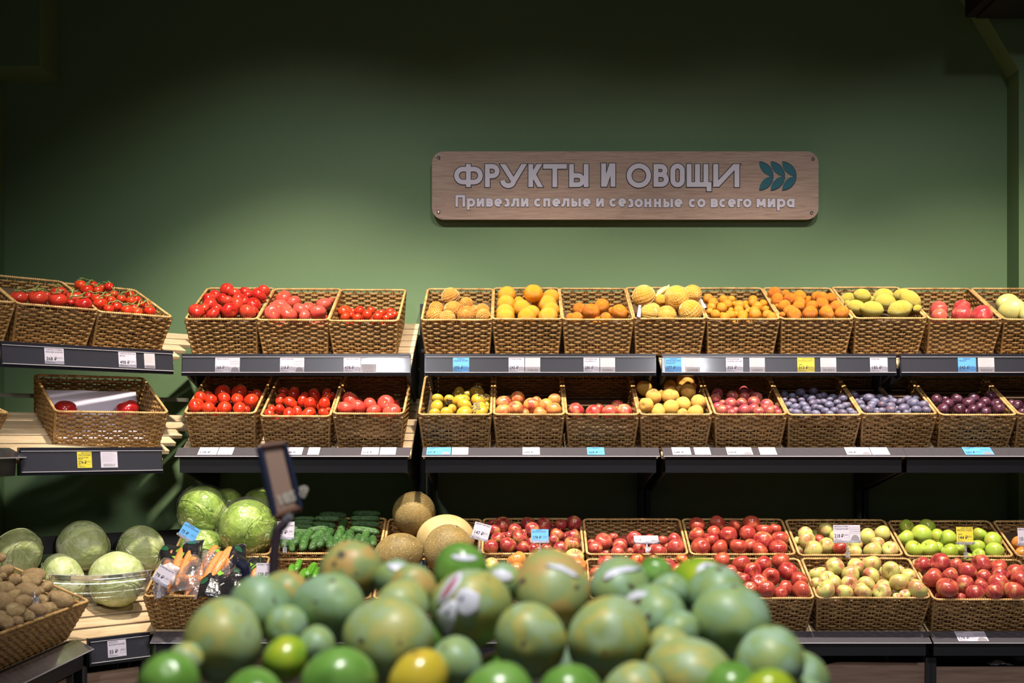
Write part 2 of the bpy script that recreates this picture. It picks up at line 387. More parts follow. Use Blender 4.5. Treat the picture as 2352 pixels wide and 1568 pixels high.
for view0, T_, y0_ in ((A, TA, 641), (B, TB, 632)):
    vw = (lambda p, v=view0, y=y0_: v((p[0], y+p[1])))
    for ch, a_, b_ in T_:
        g_ = glyph(ch, a_, b_)
        sbuild('letter_outline', strokes(vw, g_, 15+4, 4, SY-.0012, SY+.001), M_['outline'])
        sbuild('letter', strokes(vw, g_, 15, 0, SY-.0028, SY-.0008), M_['letter'])
# ------------------------------------------------------------------ shelving
def unitM(x, y, z, rz): return Matrix.Translation((x, y, z)) @ Matrix.Rotation(rz, 4, 'Z')
def x_at(M, px, yoff=0.0):
    """distance along the unit's lip seen at picture column px"""
    o = M @ Vector((0, yoff, 0)); u = (M.to_3x3() @ Vector((1, 0, 0))); k = (px-CX)/F
    return (k*o.y-o.x)/(u.x-k*u.y)
TILT = radians(24)
_slat_cache = {}
def slat_mesh(L, wd=.066, th=.018):
    key = (round(L, 3), wd, th)
    if key not in _slat_cache:
        b = bmesh.new(); bmesh.ops.create_cube(b, size=1); bmesh.ops.scale(b, vec=(L, wd, th), verts=b.verts)
        bmesh.ops.bevel(b, geom=b.edges[:], offset=.0022, segments=1, affect='EDGES')
        m = bpy.data.meshes.new('slat'); b.to_mesh(m); b.free(); m.materials.append(M_['slat']); _slat_cache[key] = m
    return _slat_cache[key]
def rail(parent, L, style, drop):
    """price rail: body, insert or flap, clear strip, bright lower edge; local x 0..L, y towards the wall, z=0 lip top"""
    if style == 'up':
        b = MB().prism([(0, 0), (.022, 0), (.022, -drop), (-.004, -drop), (-.004, -drop+.012), (.004, -.015), (-.002, -.012)], 0, L, 'yz')
        r = b.build('price_rail', M_['blackgloss'], parent)
        MB().prism([(.003, -.016), (.004, -.016), (-.003, -drop+.014), (-.005, -drop+.014)], .006, L-.006, 'yz').build('rail_insert', M_['insert'], r)
        MB().box((.004, -.0125, -drop+.012), (L-.004, -.0045, -drop+.0145)).build('bright_edge', M_['edge'], r)
        MB().box((.004, -.0035, -.0145), (L-.004, -.001, -.0125)).build('bright_edge', M_['edge'], r)
        MB().prism([(.000, -.0145), (.0008, -.0145), (-.0108, -drop+.0145), (-.0116, -drop+.0145)], .004, L-.004, 'yz').build('clear_strip', M_['clear'], r)
    else:
        r = MB().prism([(.03, 0), (.05, 0), (.05, -drop), (.0, -drop), (-.004, -.034), (-.0, -.028)], 0.012, L-.012, 'yz').build('price_rail', M_['black'], parent)
        MB().prism([(.026, .001), (.03, -.001), (-.034, -.0355), (-.036, -.0325)], 0, L, 'yz').build('rail_flap', M_['flap'], r)
        MB().box((0, -.038, -.0365), (L, -.0345, -.0335)).build('bright_edge', M_['edge'], r)
    return r
UP = []
def shelf(M, L, depth, style, drop, label, posts=True, widths=None, slat0=.0, bracket=True, tilt=TILT, off=None):
    root = empty('slatted_shelf', M); tag(root, label, 'shelf', 'slatted shelves on the wall rack')
    rail(root, L, style, drop)
    T = Matrix.Translation((0, .03, off if off is not None else -.055 if style == 'up' else -.04)) @ Matrix.Rotation(tilt, 4, 'X')
    p = .08; n = int(depth/cos(TILT)/p)
    for i in range(n):
        s = .035+slat0+i*p
        a, b = (0, L) if widths is None else widths(s*cos(TILT))
        link('slat', slat_mesh(b-a), None, root, T @ Matrix.Translation(((a+b)/2, s, 0)))
    if bracket:
        for bx in (.012, L-.024):
            d = depth+.03
            poly = [(.012, -drop*.95), (.03, -.07), (d, -.07+d*tan(TILT)-.01), (d, -.16), (d-.05, -.2)]
            MB().prism(poly, bx, bx+.012, 'yz').build('side_bracket', M_['black'], root)
    return root
LZT, LZM, LZB = 1.631, 1.2356, .520
bays_top = [(417, 943), (975, 1507), (1520, 2059), (2067, 2640)]
bays_mid = [(401, 941), (969, 1516), (1524, 2083), (2082, 2680)]
bays_bot = [(345, 905), (912, 1505), (1512, 2140), (2144, 2760)]
YT, YM, YB = 5.39, 5.245, 4.93
nm4 = ['beside the corner rack', 'under the sign at its start', 'under the sign at its end', 'nearest the boxed-out column']
U = {}
for k in range(4):
    for tier, (bays, Y, z, style, drop, nm) in {'t': (bays_top, YT, LZT, 'up', .092, 'upper'), 'm': (bays_mid, YM+.035, LZM, 'flap', .103, 'middle'), 'b': (bays_bot, YB+.035, LZB, 'flap', .09, 'lowest')}.items():
        a, b = bays[k]; yy = Y if tier == 't' else Y-.035
        x0 = (a-CX)/F*yy; x1 = (b-CX)/F*yy
        M = unitM(x0, Y, z, 0); L = x1-x0
        U[tier+str(k)] = (M, shelf(M, L, 5.93-Y if tier != 'b' else .86, style, drop, f'{nm} pine slat shelf with dark price rail, {nm4[k]}', tilt=TILT if tier != 'b' else radians(25), off=None if tier != 'b' else -.012))
# corner rack at 45 degrees
S2 = sqrt(.5)
def corner(R, px_l, z, style, drop, label, depth):
    k = (px_l-CX)/F; t = (R[0]-k*R[1])/(S2-k*S2)
    L0 = (R[0]-t*S2, R[1]-t*S2)
    M = unitM(L0[0], L0[1], z, pi/4)
    def widths(s):
        a, b = -s, t+s
        lim = (L0[0]+2.37-s*S2)/S2      # keep the ends off the left wall
        return max(a, -lim+.01), b-.012
    return M, shelf(M, t, depth, style, drop, label, widths=widths, bracket=False)
U['tc'] = corner((-1.415, 5.345), 1, 1.640, 'up', .098, 'upper corner shelf of pine slats with blue-grey price rail holding vine tomatoes', .40)
U['mc'] = corner((-1.415, 5.18), 45, 1.238, 'up', .105, 'middle corner shelf of pine slats under a single wide wicker basket', .50)
U['bc'] = corner((-1.41, 4.985), 205, .520, 'up', .105, 'lowest corner shelf of pine slats holding loose cabbages', .60)
# left run: fragment of its middle shelf, and the lower deck under the potatoes
Mx = unitM(-1.845, 3.6, 1.236, pi/2); U['ml'] = (Mx, shelf(Mx, 1.165, .50, 'flap', .103, 'middle pine slat shelf against the side wall, only its rail end showing'))
Mx = unitM(-1.60, 3.6, .520, pi/2); U['bl'] = (Mx, shelf(Mx, 1.185, .72, 'flap', .105, 'lowest pine slat shelf against the side wall under the potatoes'))
# black upstand behind the cabbages and grey strip behind the middle corner shelf
M = U['bc'][0]
MB().box((-.36, .64, .27), (.85, .655, .345)).build('back_rail', M_['black'], U['bc'][1])
MB().box((-.33, .50, .205), (1.05, .52, .222)).build('back_rail', simple('grey_strip', (.16, .16, .13), .4), U['mc'][1])
for k, X in enumerate([-1.41, -.398, .615, 1.625, 2.64]):
    for d in ((-.028, -.006), (.006, .028)):
        o = MB().box((X+d[0], 5.93, 0), (X+d[1], 5.985, 1.9)).build('rack_upright', M_['black'])
        tag(o, ('left-hand ' if d[0] < 0 else 'right-hand ')+['slim black rack post beside the corner rack', 'slim black rack post between tomatoes and citrus', 'slim black rack post below the sign', 'slim black rack post behind the blue plums', 'slim black rack post near the column'][k], 'post', 'black posts of the wall rack')
# lower cabinets: board fronts, black frame
def base(name, M, L, poly, label, wide=.02):
    root = empty('base_cabinet', M); tag(root, label, 'cabinet', 'board fronted base cabinets')
    MB().prism(poly, 0, .016).build('front_board', M_['panel'], root)
    for x in (-wide, L):
        MB().box((x, -.02, 0), (x+wide, .5, .41)).build('side_frame', M_['black'], root)
    MB().box((0, -.012, .365), (L, .02, .41)).build('top_frame', M_['black'], root) if False else None
    MB().box((0, .03, 0), (L, .5, .05)).box((0, .48, .05), (L, .5, .41)).build('carcass', M_['black'], root)
    return root
by = 5.06
def bpan(a, b, top, prof=None, lab=''):
    x0, x1 = (a-CX)/F*by, (b-CX)/F*by; zt = CZ+(HY-top)/F*by
    poly = [(0, .03), (x1-x0, .03), (x1-x0, zt)]+([(((p-a)/F*by), CZ+(HY-q)/F*by) for p, q in prof] if prof else [])+[(0, zt if not prof else CZ+(HY-prof[-1][1])/F*by)]
    base('b', unitM(x0, by, 0, 0), x1-x0, poly, lab)
bpan(362, 905, 1508, None, 'wood-grain base cabinet under the carrot basket')
bpan(925, 1500, 1515, None, 'wood-grain base cabinet hidden behind the mangoes')
bpan(1522, 2123, 1522, [(1945, 1520), (1920, 1521), (1905, 1524), (1892, 1530), (1880, 1534), (1860, 1536)], 'wood-grain base cabinet with a curved cut-out in its top edge')
bpan(2147, 2740, 1531, None, 'wood-grain base cabinet with a straight top edge below the red apples')
Mc = U['bc'][0]
Mb = Mc @ Matrix.Translation((.012, .06, -.52))
base('b', Mb, .225, [(0, .03), (.225, .03), (.225, .378), (0, .378)], 'narrow wood-grain base cabinet under the loose cabbages')
base('b', unitM(-1.65, 3.62, 0, pi/2), 1.12, [(0, .03), (1.12, .03), (1.12, .385), (0, .385)], 'wood-grain base cabinet under the potato basket')
o = MB(); 
import itertools
pc = P(2300, 1524, 5.07); vv = []; ff = []
for i in range(9):
    for j in range(5):
        u, v = i/8-.5, j/4-.5
        vv.append((pc.x+u*.09, pc.y+.02+v*.05, pc.z-.004+.020*(1-4*u*u)*noise.noise(Vector((u*5, v*5, 2)))+.006*(1-2*abs(u))))
for i in range(8):
    for j in range(4): a = i*5+j; ff.append((a, a+1, a+6, a+5))
o = link('plastic_scrap', mesh('plastic_scrap', vv, ff, True), simple('scrap', (.55, .56, .72), .3)); tag(o, 'crumpled scrap of pale plastic on the cabinet top edge', 'scrap')
md = o.modifiers.new('s', 'SOLIDIFY'); md.thickness = .0008

# ------------------------------------------------------------------ price tags
def price_tag(M, wd, ht, kind, price, head, label, color='paper', art=False, extra=None, parent=None):
    """M: centre of the paper, local x right, y up, z outwards"""
    root = MB().box((-wd/2, -ht/2, -.0003), (wd/2, ht/2, .0003)).build('price_tag', M_[color]); root.matrix_world = M
    tag(root, label, 'price tag', 'price tags')
    z = .0006; X0 = -wd/2
    pw = wd*(.6 if art else 1)
    T = lambda x, y: Matrix.Translation((X0+x, y, z))
    pr = MB()
    def bar(x0, y0, x1, y1): pr.box((X0+x0, y0, .0002), (X0+x1, y1, .0005))
    rnd = random.Random(hash(label) % 999)
    if kind == 'info':
        n = 9
        for i in range(n):
            y = ht*.42-i*ht*.6/n; bar(wd*.08, y-.0004, wd*(.55+.37*rnd.random()), y)
        x = wd*.15
        while x < wd*.85:
            bw = rnd.choice((.0007, .0012, .002)); bar(x, -ht*.44, x+bw, -ht*.26); x += bw+rnd.choice((.0007, .0013))
        pr.build('small_print', M_['inkgrey'], root); return root
    for i, h in enumerate(head):
        text(h, ht*.125, M_['ink'], root, T(pw*.06, ht*(.36-.15*i-(.0 if color == 'paper' else .12))), 'header_text', .0001, width=pw*.88)
    if color != 'paper':
        text({'paperb': 'НОВИНКА', 'papery': 'ЦЕНА ПО КАРТЕ'}[color] if not extra else extra, ht*.10, M_['ink'], root, T(pw*.28, ht*.39), 'header_text', .0001)
        bar(pw*.05, ht*.35, pw*.95, ht*.355)
    if color == 'papery': text('348 ₽' if '313' in price else '515 ₽' if '274' in price else '169 ₽', ht*.11, M_['ink'], root, T(pw*.08, -ht*.0), 'old_price_text', .0002)
    text(price, ht*.30, M_['ink'], root, T(pw*.07, -ht*.27), 'price_text', .0004, width=pw*.56)
    for i, L in enumerate((.2, .42, .5)): bar(pw*.06, -ht*(.35+.045*i), pw*(.06+L), -ht*(.338+.045*i))
    bx0, bx1, by0, by1 = pw*.68, pw*.95, -ht*.30, -ht*.06
    for q in ((bx0, by0, bx1, by0+.0004), (bx0, by1, bx1, by1+.0004), (bx0, by0, bx0+.0004, by1), (bx1, by0, bx1+.0004, by1)): bar(*q)
    bar(bx0+.001, by1-.003, bx1-.004, by1-.0022); bar(bx0+.001, by1-.006, bx1-.002, by1-.0052)
    if art:
        bar(pw-.0002, -ht*.5, pw+.0003, ht*.5)
        a0 = pw+wd*.04; a1 = wd*.97
        for i in range(3):
            y = ht*(.36-.14*i)
            for q in ((a0, y, a1, y+.0005), (a0, y-ht*.1, a1, y-ht*.1+.0005), (a0, y-ht*.1, a0+.0004, y), (a1-.0004, y-ht*.1, a1, y)): bar(*q)
        b = MB(); pts = [(X0+a0+(a1-a0)*(.5+.5*cos(t)), -ht*.48+ht*.38*sin(t)) for t in [pi*i/12 for i in range(13)]]
        b.prism(pts, .0002, .0005, 'xy'); b.build('tag_picture', M_['inkgrey'], root)
    pr.build('small_print', M_['ink'], root)
    return root
def tag_up(u, pa, pb, *a, hz=.062, dz=-.048, **k):
    M = U[u][0]; x0, x1 = x_at(M, pa, -.006), x_at(M, pb, -.006)
    return price_tag(M @ Matrix.Translation(((x0+x1)/2, -.0065, dz)) @ Matrix.Rotation(radians(90-6), 4, 'X'), x1-x0-.001, hz, *a, **k)
def tag_flap(u, pa, pb, *a, **k):
    M = U[u][0]; x0, x1 = x_at(M, pa, .0), x_at(M, pb, .0)
    return price_tag(M @ Matrix.Translation(((x0+x1)/2, -.006, -.0135)) @ Matrix.Rotation(atan2(.034, .06), 4, 'X'), x1-x0-.001, .062, *a, **k)
W_, I_ = 'paper', 'cream'
tag_up('tc', 102, 147, 'price', '368 ₽', ['ТОМАТЫ СЛИВКА', 'КРАСНЫЕ НА ВЕТКЕ'], 'white price tag beside the centre of the upper corner rail')
tag_up('tc', 272, 313, 'price', '498 ₽', ['ТОМАТЫ МИНИ НА', 'ВЕТКЕ'], 'white price tag under the small vine tomatoes')
tag_up('tc', 331, 356, 'info', '', [], 'narrow white barcode slip at the end of the upper corner rail', color=I_)
tag_up('t0', 494, 551, 'price', '368 ₽', ['ТОМАТЫ МАХИТОС'], 'white 368 rouble tag with printed tomato under the dark tomatoes', art=True)
tag_up('t0', 643, 699, 'price', '218 ₽', ['ТОМАТЫ РОЗОВЫЕ'], 'white 218 rouble tag with printed tomato under the pink tomatoes', art=True)
tag_up('t0', 789, 828, 'price', '478 ₽', ['ТОМАТЫ ЧЕРРИ'], 'white 478 rouble tag under the cherry tomatoes')
tag_up('t0', 829, 864, 'info', '', [], 'small barcode slip under the cherry tomatoes', color=I_, hz=.038, dz=-.062)
tag_up('t1', 1040, 1078, 'price', '395 ₽', ['МАНДАРИНЫ СОРТ МИНГО'], 'blue 395 rouble tag under the netted mandarins', color='paperb')
tag_up('t1', 1168, 1205, 'price', '245 ₽', ['АПЕЛЬСИНЫ'], 'white 245 rouble tag under the oranges')
tag_up('t1', 1206, 1241, 'info', '', [], 'barcode slip under the oranges on the upper rail', color=I_)
tag_up('t1', 1340, 1377, 'price', '280 ₽', ['МАНДАРИНЫ', 'НАДОРКОТТ'], 'white 280 rouble tag under the few mandarins')
tag_up('t1', 1378, 1413, 'info', '', [], 'barcode slip under the few mandarins on the upper rail', color=I_)
tag_up('t2', 1527, 1566, 'price', '377 ₽', ['АПЕЛЬСИНЫ СОРТ', 'МИДНАЙТ'], 'blue 377 rouble tag under the netted grapefruit', color='paperb')
tag_up('t2', 1574, 1608, 'info', '', [], 'barcode slip under the netted grapefruit', color=I_)
tag_up('t2', 1667, 1707, 'price', '355 ₽', ['МАНДАРИНЫ', 'СЛАДКИЕ СОРТ ОРИ'], 'white 355 rouble tag under the small mandarins')
tag_up('t2', 1721, 1757, 'info', '', [], 'barcode slip under the small mandarins', color=I_)
tag_up('t2', 1831, 1871, 'price', '313 ₽', ['МАНДАРИНЫ МУРКОТТ'], 'yellow 313 rouble tag on the upper rail under deep orange mandarins', color='papery')
tag_up('t2', 1884, 1921, 'info', '', [], 'barcode slip under the deep orange mandarins', color=I_)
tag_up('t2', 1998, 2039, 'price', '185 ₽', ['ЛИМОНЫ'], 'white 185 rouble tag under the lemons')
tag_up('t3', 2200, 2242, 'price', '345 ₽', ['ГРАНАТ'], 'blue 345 rouble tag under the pomegranates', color='paperb')
tag_up('t3', 2246, 2284, 'info', '', [], 'barcode slip under the pomegranates', color=I_)
tag_up('mc', 177, 211, 'price', '274 ₽', ['ТОМАТЫ РОЗОВЫЕ', 'ДАГЕСТАН'], 'yellow 274 rouble tag on the middle corner rail', color='papery')
tag_up('mc', 231, 270, 'info', '', [], 'white barcode slip on the middle corner rail', color=W_)
tag_flap('m0', 457, 501, 'price', '178 ₽', ['ТОМАТЫ'], 'white 178 rouble tag on the middle rail under round tomatoes')
tag_flap('m0', 502, 537, 'info', '', [], 'barcode slip under the round red tomatoes', color=I_)
tag_flap('m0', 655, 696, 'price', '248 ₽', ['ТОМАТЫ СЛИВКА'], 'white 248 rouble tag under the plum tomatoes')
tag_flap('m0', 708, 735, 'info', '', [], 'barcode slip under the plum tomatoes', color=I_)
tag_flap('m0', 831, 871, 'price', '318 ₽', ['ТОМАТЫ РОЗОВЫЕ'], 'white 318 rouble tag under the lower pink tomatoes')
tag_flap('m0', 873, 910, 'info', '', [], 'plain slip under the rosy tomatoes', color=W_)
tag_flap('m1', 980, 1036, 'price', '237 ₽', ['ХУРМА'], 'wide blue 237 rouble tag under the persimmons', color='paperb', art=True)
tag_flap('m1', 1038, 1076, 'info', '', [], 'barcode slip under the persimmons', color=I_)
tag_flap('m1', 1200, 1240, 'price', '288 ₽', ['НЕКТАРИНЫ'], 'white 288 rouble tag under the apricot-coloured nectarines')
tag_flap('m1', 1348, 1388, 'price', '368 ₽', ['НЕКТАРИНЫ'], 'blue 368 rouble tag under the few red nectarines', color='paperb')
tag_flap('m2', 1543, 1586, 'price', '248 ₽', ['ПЕРСИКИ'], 'white 248 rouble tag under the yellow peaches')
tag_flap('m2', 1594, 1631, 'info', '', [], 'barcode slip under the yellow peaches', color=I_)
tag_flap('m2', 1668, 1727, 'price', '228 ₽', ['АЛЫЧА'], 'white 228 rouble tag with picture under the pink plums', art=True)
tag_flap('m2', 1743, 1782, 'info', '', [], 'barcode slip under the pink plums', color=I_)
tag_flap('m2', 1941, 1998, 'price', '188 ₽', ['СЛИВА'], 'white 188 rouble tag with picture under the blue plums', art=True)
tag_flap('m2', 1999, 2040, 'info', '', [], 'plain slip under the blue plums', color=W_)
tag_flap('m3', 2212, 2278, 'price', '230 ₽', ['СЛИВА'], 'wide blue 230 rouble tag under the black plums', color='paperb', art=True)
tag_up('bc', 247, 290, 'price', '55 ₽', ['КАПУСТА', 'БЕЛОКОЧАННАЯ'], 'white 55 rouble price tag under the loose cabbages')
tag_flap('b3', 2195, 2265, 'price', '178 ₽', ['ЯБЛОКИ'], 'white 178 rouble tag with picture on the lowest rail', art=True)
# ------------------------------------------------------------------ wicker baskets
_bc = {}
TP = .016
def basket_meshes(Wd, D, H, var):
    key = (round(Wd, 3), round(D, 3), round(H, 3), var)
    if key in _bc: return _bc[key]
    rnd = random.Random(hash(key) & 0xffff if False else int(Wd*1000+D*77+var*13))
    out = {}
    rows = int(round((H-.016)/.0108)); dz = (H-.016)/rows
    for side in ('front', 'back', 'left', 'right'):
        Lx = Wd if side in ('front', 'back') else D; Ot = D if side in ('front', 'back') else Wd
        ns = int(round((Lx-2*TP)/.0285)); 
        if ns % 2: ns += 1
        def pt(s, z, o):      # s in -.5..-.5 along the side, o outwards
            inn = TP*(1-z/H)
            a = s*(Lx-2*inn); b = Ot/2-inn+o
            return {'front': (a, -b, z), 'back': (-a, b, z), 'left': (-b, -a, z), 'right': (b, a, z)}[side]
        mb = MB(); ph = rnd.random()*6
        for k in range(rows):
            z0 = .004+(k+.5)*dz; segs = ns*4; vv = []
            jz = rnd.uniform(-.0014, .0014); par = k % 2
            for i in range(segs+1):
                u = i/segs-.5; q = u*ns
                wv = cos(pi*(q+par)); sg = (abs(wv)**.75)*(1 if wv > 0 else -1)
                o = .0046*sg; z = z0+jz+.0016*noise.noise(Vector((u*7+ph, k*1.7, var)))
                hh = .0053+.0010*noise.noise(Vector((u*11, k*2.3+ph, 4))); th = .0021
                for a, b in ((0, 1), (.85, .5), (.85, -.5), (0, -1), (-.85, -.5), (-.85, .5)):
                    vv.append(pt(u, min(max(z+b*hh, .001), H-.006), o+a*th))
            ff = [(i*6+j, i*6+(j+1) % 6, (i+1)*6+(j+1) % 6, (i+1)*6+j) for i in range(segs) for j in range(6)]
            mb.add(vv, ff)
        for i in range(ns+1):
            u = i/ns-.5; u *= .995
            q = [pt(u+.0, z, .0008*sin(z*90+i)) for z in (0, H*.25, H*.5, H*.75, H-.003)]
            mb.tube(q, .0036, 5, cap=False)
        for e in (-.5, .5):
            mb.tube([pt(e, z, -.001) for z in (0, H*.5, H-.003)], .0052, 6, cap=False)
        out[side] = mb.mesh('woven_side', True, M_['wicker'], fix=False)
    # rolled rim with a wrapped look
    mb = MB(); path = []; r = .02
    for cx, cy, a0 in ((Wd/2-r, D/2-r, 0), (-Wd/2+r, D/2-r, 90), (-Wd/2+r, -D/2+r, 180), (Wd/2-r, -D/2+r, 270)):
        for i in range(7):
            a = radians(a0+15*i); path.append(Vector((cx+r*cos(a), cy+r*sin(a), H)))
    path.append(path[0]); fine = []; acc = 0
    for a, b in zip(path, path[1:]):
        d = (b-a).length; n = max(1, int(d/.0022))
        for i in range(n): fine.append(a+(b-a)*(i/n))
    rad = [.0052+.0011*sin(i*2*pi/4.0) + .0006*noise.noise(Vector((i*.21, var, 0))) for i in range(len(fine))]
    fine = [p+Vector((0, 0, .0012*noise.noise(Vector((i*.02, var*3, 7))))) for i, p in enumerate(fine)]
    mb.tube(fine, rad, 7, closed=True); out['rim'] = mb.mesh('rim', True, M_['rim'], fix=False)
    w2, d2 = Wd/2-TP, D/2-TP
    mb = MB().box((-w2, -d2, .001), (w2, d2, .005))
    n = int(2*d2/.012)
    for i in range(n):
        y = -d2+(i+.5)*2*d2/n; mb.box((-w2, y-.004, .005), (w2, y+.004, .0075))
    out['base_panel'] = mb.mesh('base_panel', False, M_['wicker'])
    _bc[key] = out; return out
class Frame:
    def __init__(s, x, y, z, rz, tilt, Wd, D, H):
        s.M = Matrix.Translation((x, y, z)) @ Matrix.Rotation(rz, 4, 'Z') @ Matrix.Rotation(tilt, 4, 'X')
        s.I = s.M.inverted(); s.W, s.D, s.H = Wd, D, H
bcount = [0]
def basket(fr, label, cat='basket', group='wicker baskets on the rack'):
    bcount[0] += 1; var = bcount[0] % 3
    root = empty('wicker_basket', fr.M @ Matrix.Translation((0, fr.D/2, -fr.H))); tag(root, label, cat, group)
    for k, m in basket_meshes(fr.W, fr.D, fr.H, var).items():
        link({'rim': 'rim', 'base_panel': 'base_panel'}.get(k, 'woven_side'), m, None, root)
    return root

# ------------------------------------------------------------------ produce shapes
def ball(fn, nu=24, nv=16, name='body', mat=None):
    vv = [fn(0.0, 0.0)]
    for j in range(1, nv):
        for i in range(nu): vv.append(fn(pi*j/nv, 2*pi*i/nu))
    vv.append(fn(pi, 0.0)); ff = []
    for i in range(nu): ff.append((0, 1+i, 1+(i+1) % nu))
    for j in range(nv-2):
        for i in range(nu):
            a = 1+j*nu+i; b = 1+j*nu+(i+1) % nu; ff.append((a, a+nu, b+nu, b))
    e = 1+(nv-2)*nu; last = len(vv)-1
    for i in range(nu): ff.append((e+i, last, e+(i+1) % nu))
    return mesh(name, vv, ff, True, mat)
def g(x, s): return exp(-(x/s)**2)
def N3(x, y, z): return noise.noise(Vector((x, y, z)))
def f_apple(seed):
    lob = random.Random(seed).uniform(.01, .03); hh = random.Random(seed).uniform(.93, 1.04); sk = random.Random(seed+9).uniform(-.04, .04)
    def fn(t, p):
        r = sin(t)*(1.0+.10*cos(t)-.03*cos(2*t))*(1+lob*cos(5*p+seed)*(1-cos(t))/2+sk*cos(p+seed)*.5)
        z = hh*cos(t)*(1-.04*cos(t))-.26*g(t, .38)+.17*g(pi-t, .32)+sk*r*cos(p)
        return (r*cos(p), r*sin(p), z)
    return fn
def f_tomato(seed, flat=.84, rib=.02):
    rr = random.Random(seed); a = rr.uniform(.8, 1.05); e = rr.uniform(-.05, .05)
    def fn(t, p):
        r = sin(t)*(1+.05*cos(t))*(1+rib*cos(6*p+seed)*(abs(cos(t))**1)*a+e*cos(2*p))
        z = flat*cos(t)-.13*g(t, .36)+.03*g(pi-t, .3)+e*r*sin(p)
        return (r*cos(p), r*sin(p), z)
    return fn
def f_plumtom(seed):
    def fn(t, p):
        r = .86*sin(t)*(1+.06*cos(t)); z = 1.2*cos(t)-.08*g(t, .3)
        return (r*cos(p)*(1+.03*sin(seed)), r*sin(p), z)
    return fn
def f_orange(seed, flat=.95, lump=.02, dim=.04):
    def fn(t, p):
        n = 1+lump*N3(sin(t)*cos(p)*1.5+seed, sin(t)*sin(p)*1.5, cos(t)*1.5)
        r = sin(t)*n; z = flat*cos(t)*n-dim*g(t, .25)-dim*.5*g(pi-t, .2)
        return (r*cos(p), r*sin(p), z)
    return fn
def f_lemon(seed):
    def fn(t, p):
        n = 1+.03*N3(sin(t)*cos(p)*2+seed, sin(t)*sin(p)*2, cos(t)*2)
        r = .92*sin(t)**.9*n; z = 1.18*cos(t)+.20*g(t, .26)-.13*g(pi-t, .24)
        return (r*cos(p), r*sin(p), z)
    return fn
def f_peach(seed, flat=.93, cleft=.09, long=1.0):
    def fn(t, p):
        pp = (p+pi) % (2*pi)-pi
        r = sin(t)*(1-cleft*g(pp, .28)*(.35+.65*sin(t)))*(1+.04*cos(p+seed))
        z = long*flat*cos(t)-.16*g(t, .3)*(1 if cleft > .03 else .4)+.02*cos(2*p)*sin(t)
        return (r*cos(p), r*sin(p), z)
    return fn
def f_potato(seed):
    rr = random.Random(seed); L = rr.uniform(1.1, 1.4)
    def fn(t, p):
        x, y, z = sin(t)*cos(p), sin(t)*sin(p), cos(t)
        n = 1+.16*N3(x*1.1+seed, y*1.1, z*1.1)+.04*N3(x*3+seed, y*3, z*3)
        return (x*n*.9, y*n*.84, z*n*L)
    return fn
def f_mango(seed):
    rr = random.Random(seed); L = rr.uniform(1.08, 1.22)
    def fn(t, p):
        x, y, z = sin(t)*cos(p), sin(t)*sin(p), cos(t)
        n = 1+.05*N3(x+seed, y, z)
        b = 1+.09*z
        return (x*n*b+.12*z*z*.6, y*n*.92*b, z*n*L-.06*g(t, .2))
    return fn
def f_pom(seed):
    def fn(t, p):
        x, y, z = sin(t)*cos(p), sin(t)*sin(p), cos(t)
        n = 1+.03*cos(6*p)*sin(t)**2+.04*N3(x*1.6+seed, y*1.6, z*1.6)
        return (x*n, y*n, z*n*.9)
    return fn
def tubemesh(name, pts, rad, n, mat, smooth=True): return MB().tube(pts, rad, n).mesh(name, smooth, mat, False)
stem_apple = [tubemesh('stem', [(0, 0, .58), (.02, 0, .8), (.07*k, .03, 1.02)], [.035, .028, .04], 5, M_['stem']) for k in (1, 2, 3)]
def crown_mesh():
    mb = MB()
    for i in range(6):
        a = 2*pi*i/6; u = Vector((cos(a), sin(a), 0)); v = Vector((-sin(a), cos(a), 0))
        b = Vector((0, 0, .84)); mb.add([b+u*.20-v*.12, b+u*.20+v*.12, b+u*.26+v*.10+Vector((0, 0, .2)), b+u*.42+Vector((0, 0, .36)), b+u*.26-v*.10+Vector((0, 0, .2)), b+u*.15], [(0, 1, 2, 3, 4), (0, 5, 1)])
    return mb.mesh('crown', False, M_['calyx'])
def pers_mesh():
    mb = MB(); 
    for i in range(4):
        a = pi/2*i; u = Vector((cos(a), sin(a), 0)); v = Vector((-sin(a), cos(a), 0)); b = Vector((0, 0, .66))
        mb.add([b+u*.05, b+u*.25+v*.26+Vector((0, 0, .06)), b+u*.62+v*.12+Vector((0, 0, .02)), b+u*.72+Vector((0, 0, .10)), b+u*.62-v*.12+Vector((0, 0, .02)), b+u*.25-v*.26+Vector((0, 0, .06))], [(0, 1, 2, 3, 4, 5)])
        mb.add([b+u*.5+v*.1+Vector((0,0,.03)), b+u*.62+v*.2+Vector((0, 0, .22)), b+u*.7-v*.05+Vector((0, 0, .05))], [(0, 1, 2)])
    mb.tube([b+Vector((0, 0, 0)), b+Vector((0, 0, .16))], .07, 6)
    return mb.mesh('calyx', False, M_['calyx'])
def calyx_star():     # small green tomato calyx
    mb = MB()
    for i in range(5):
        a = 2*pi*i/5; u = Vector((cos(a), sin(a), 0)); v = Vector((-sin(a), cos(a), 0)); b = Vector((0, 0, .80))
        mb.add([b, b+u*.22+v*.06+Vector((0, 0, .03)), b+u*.52+Vector((0, 0, .10)), b+u*.22-v*.06+Vector((0, 0, .03))], [(0, 1, 2, 3)])
    return mb.mesh('calyx', False, M_['vine'])
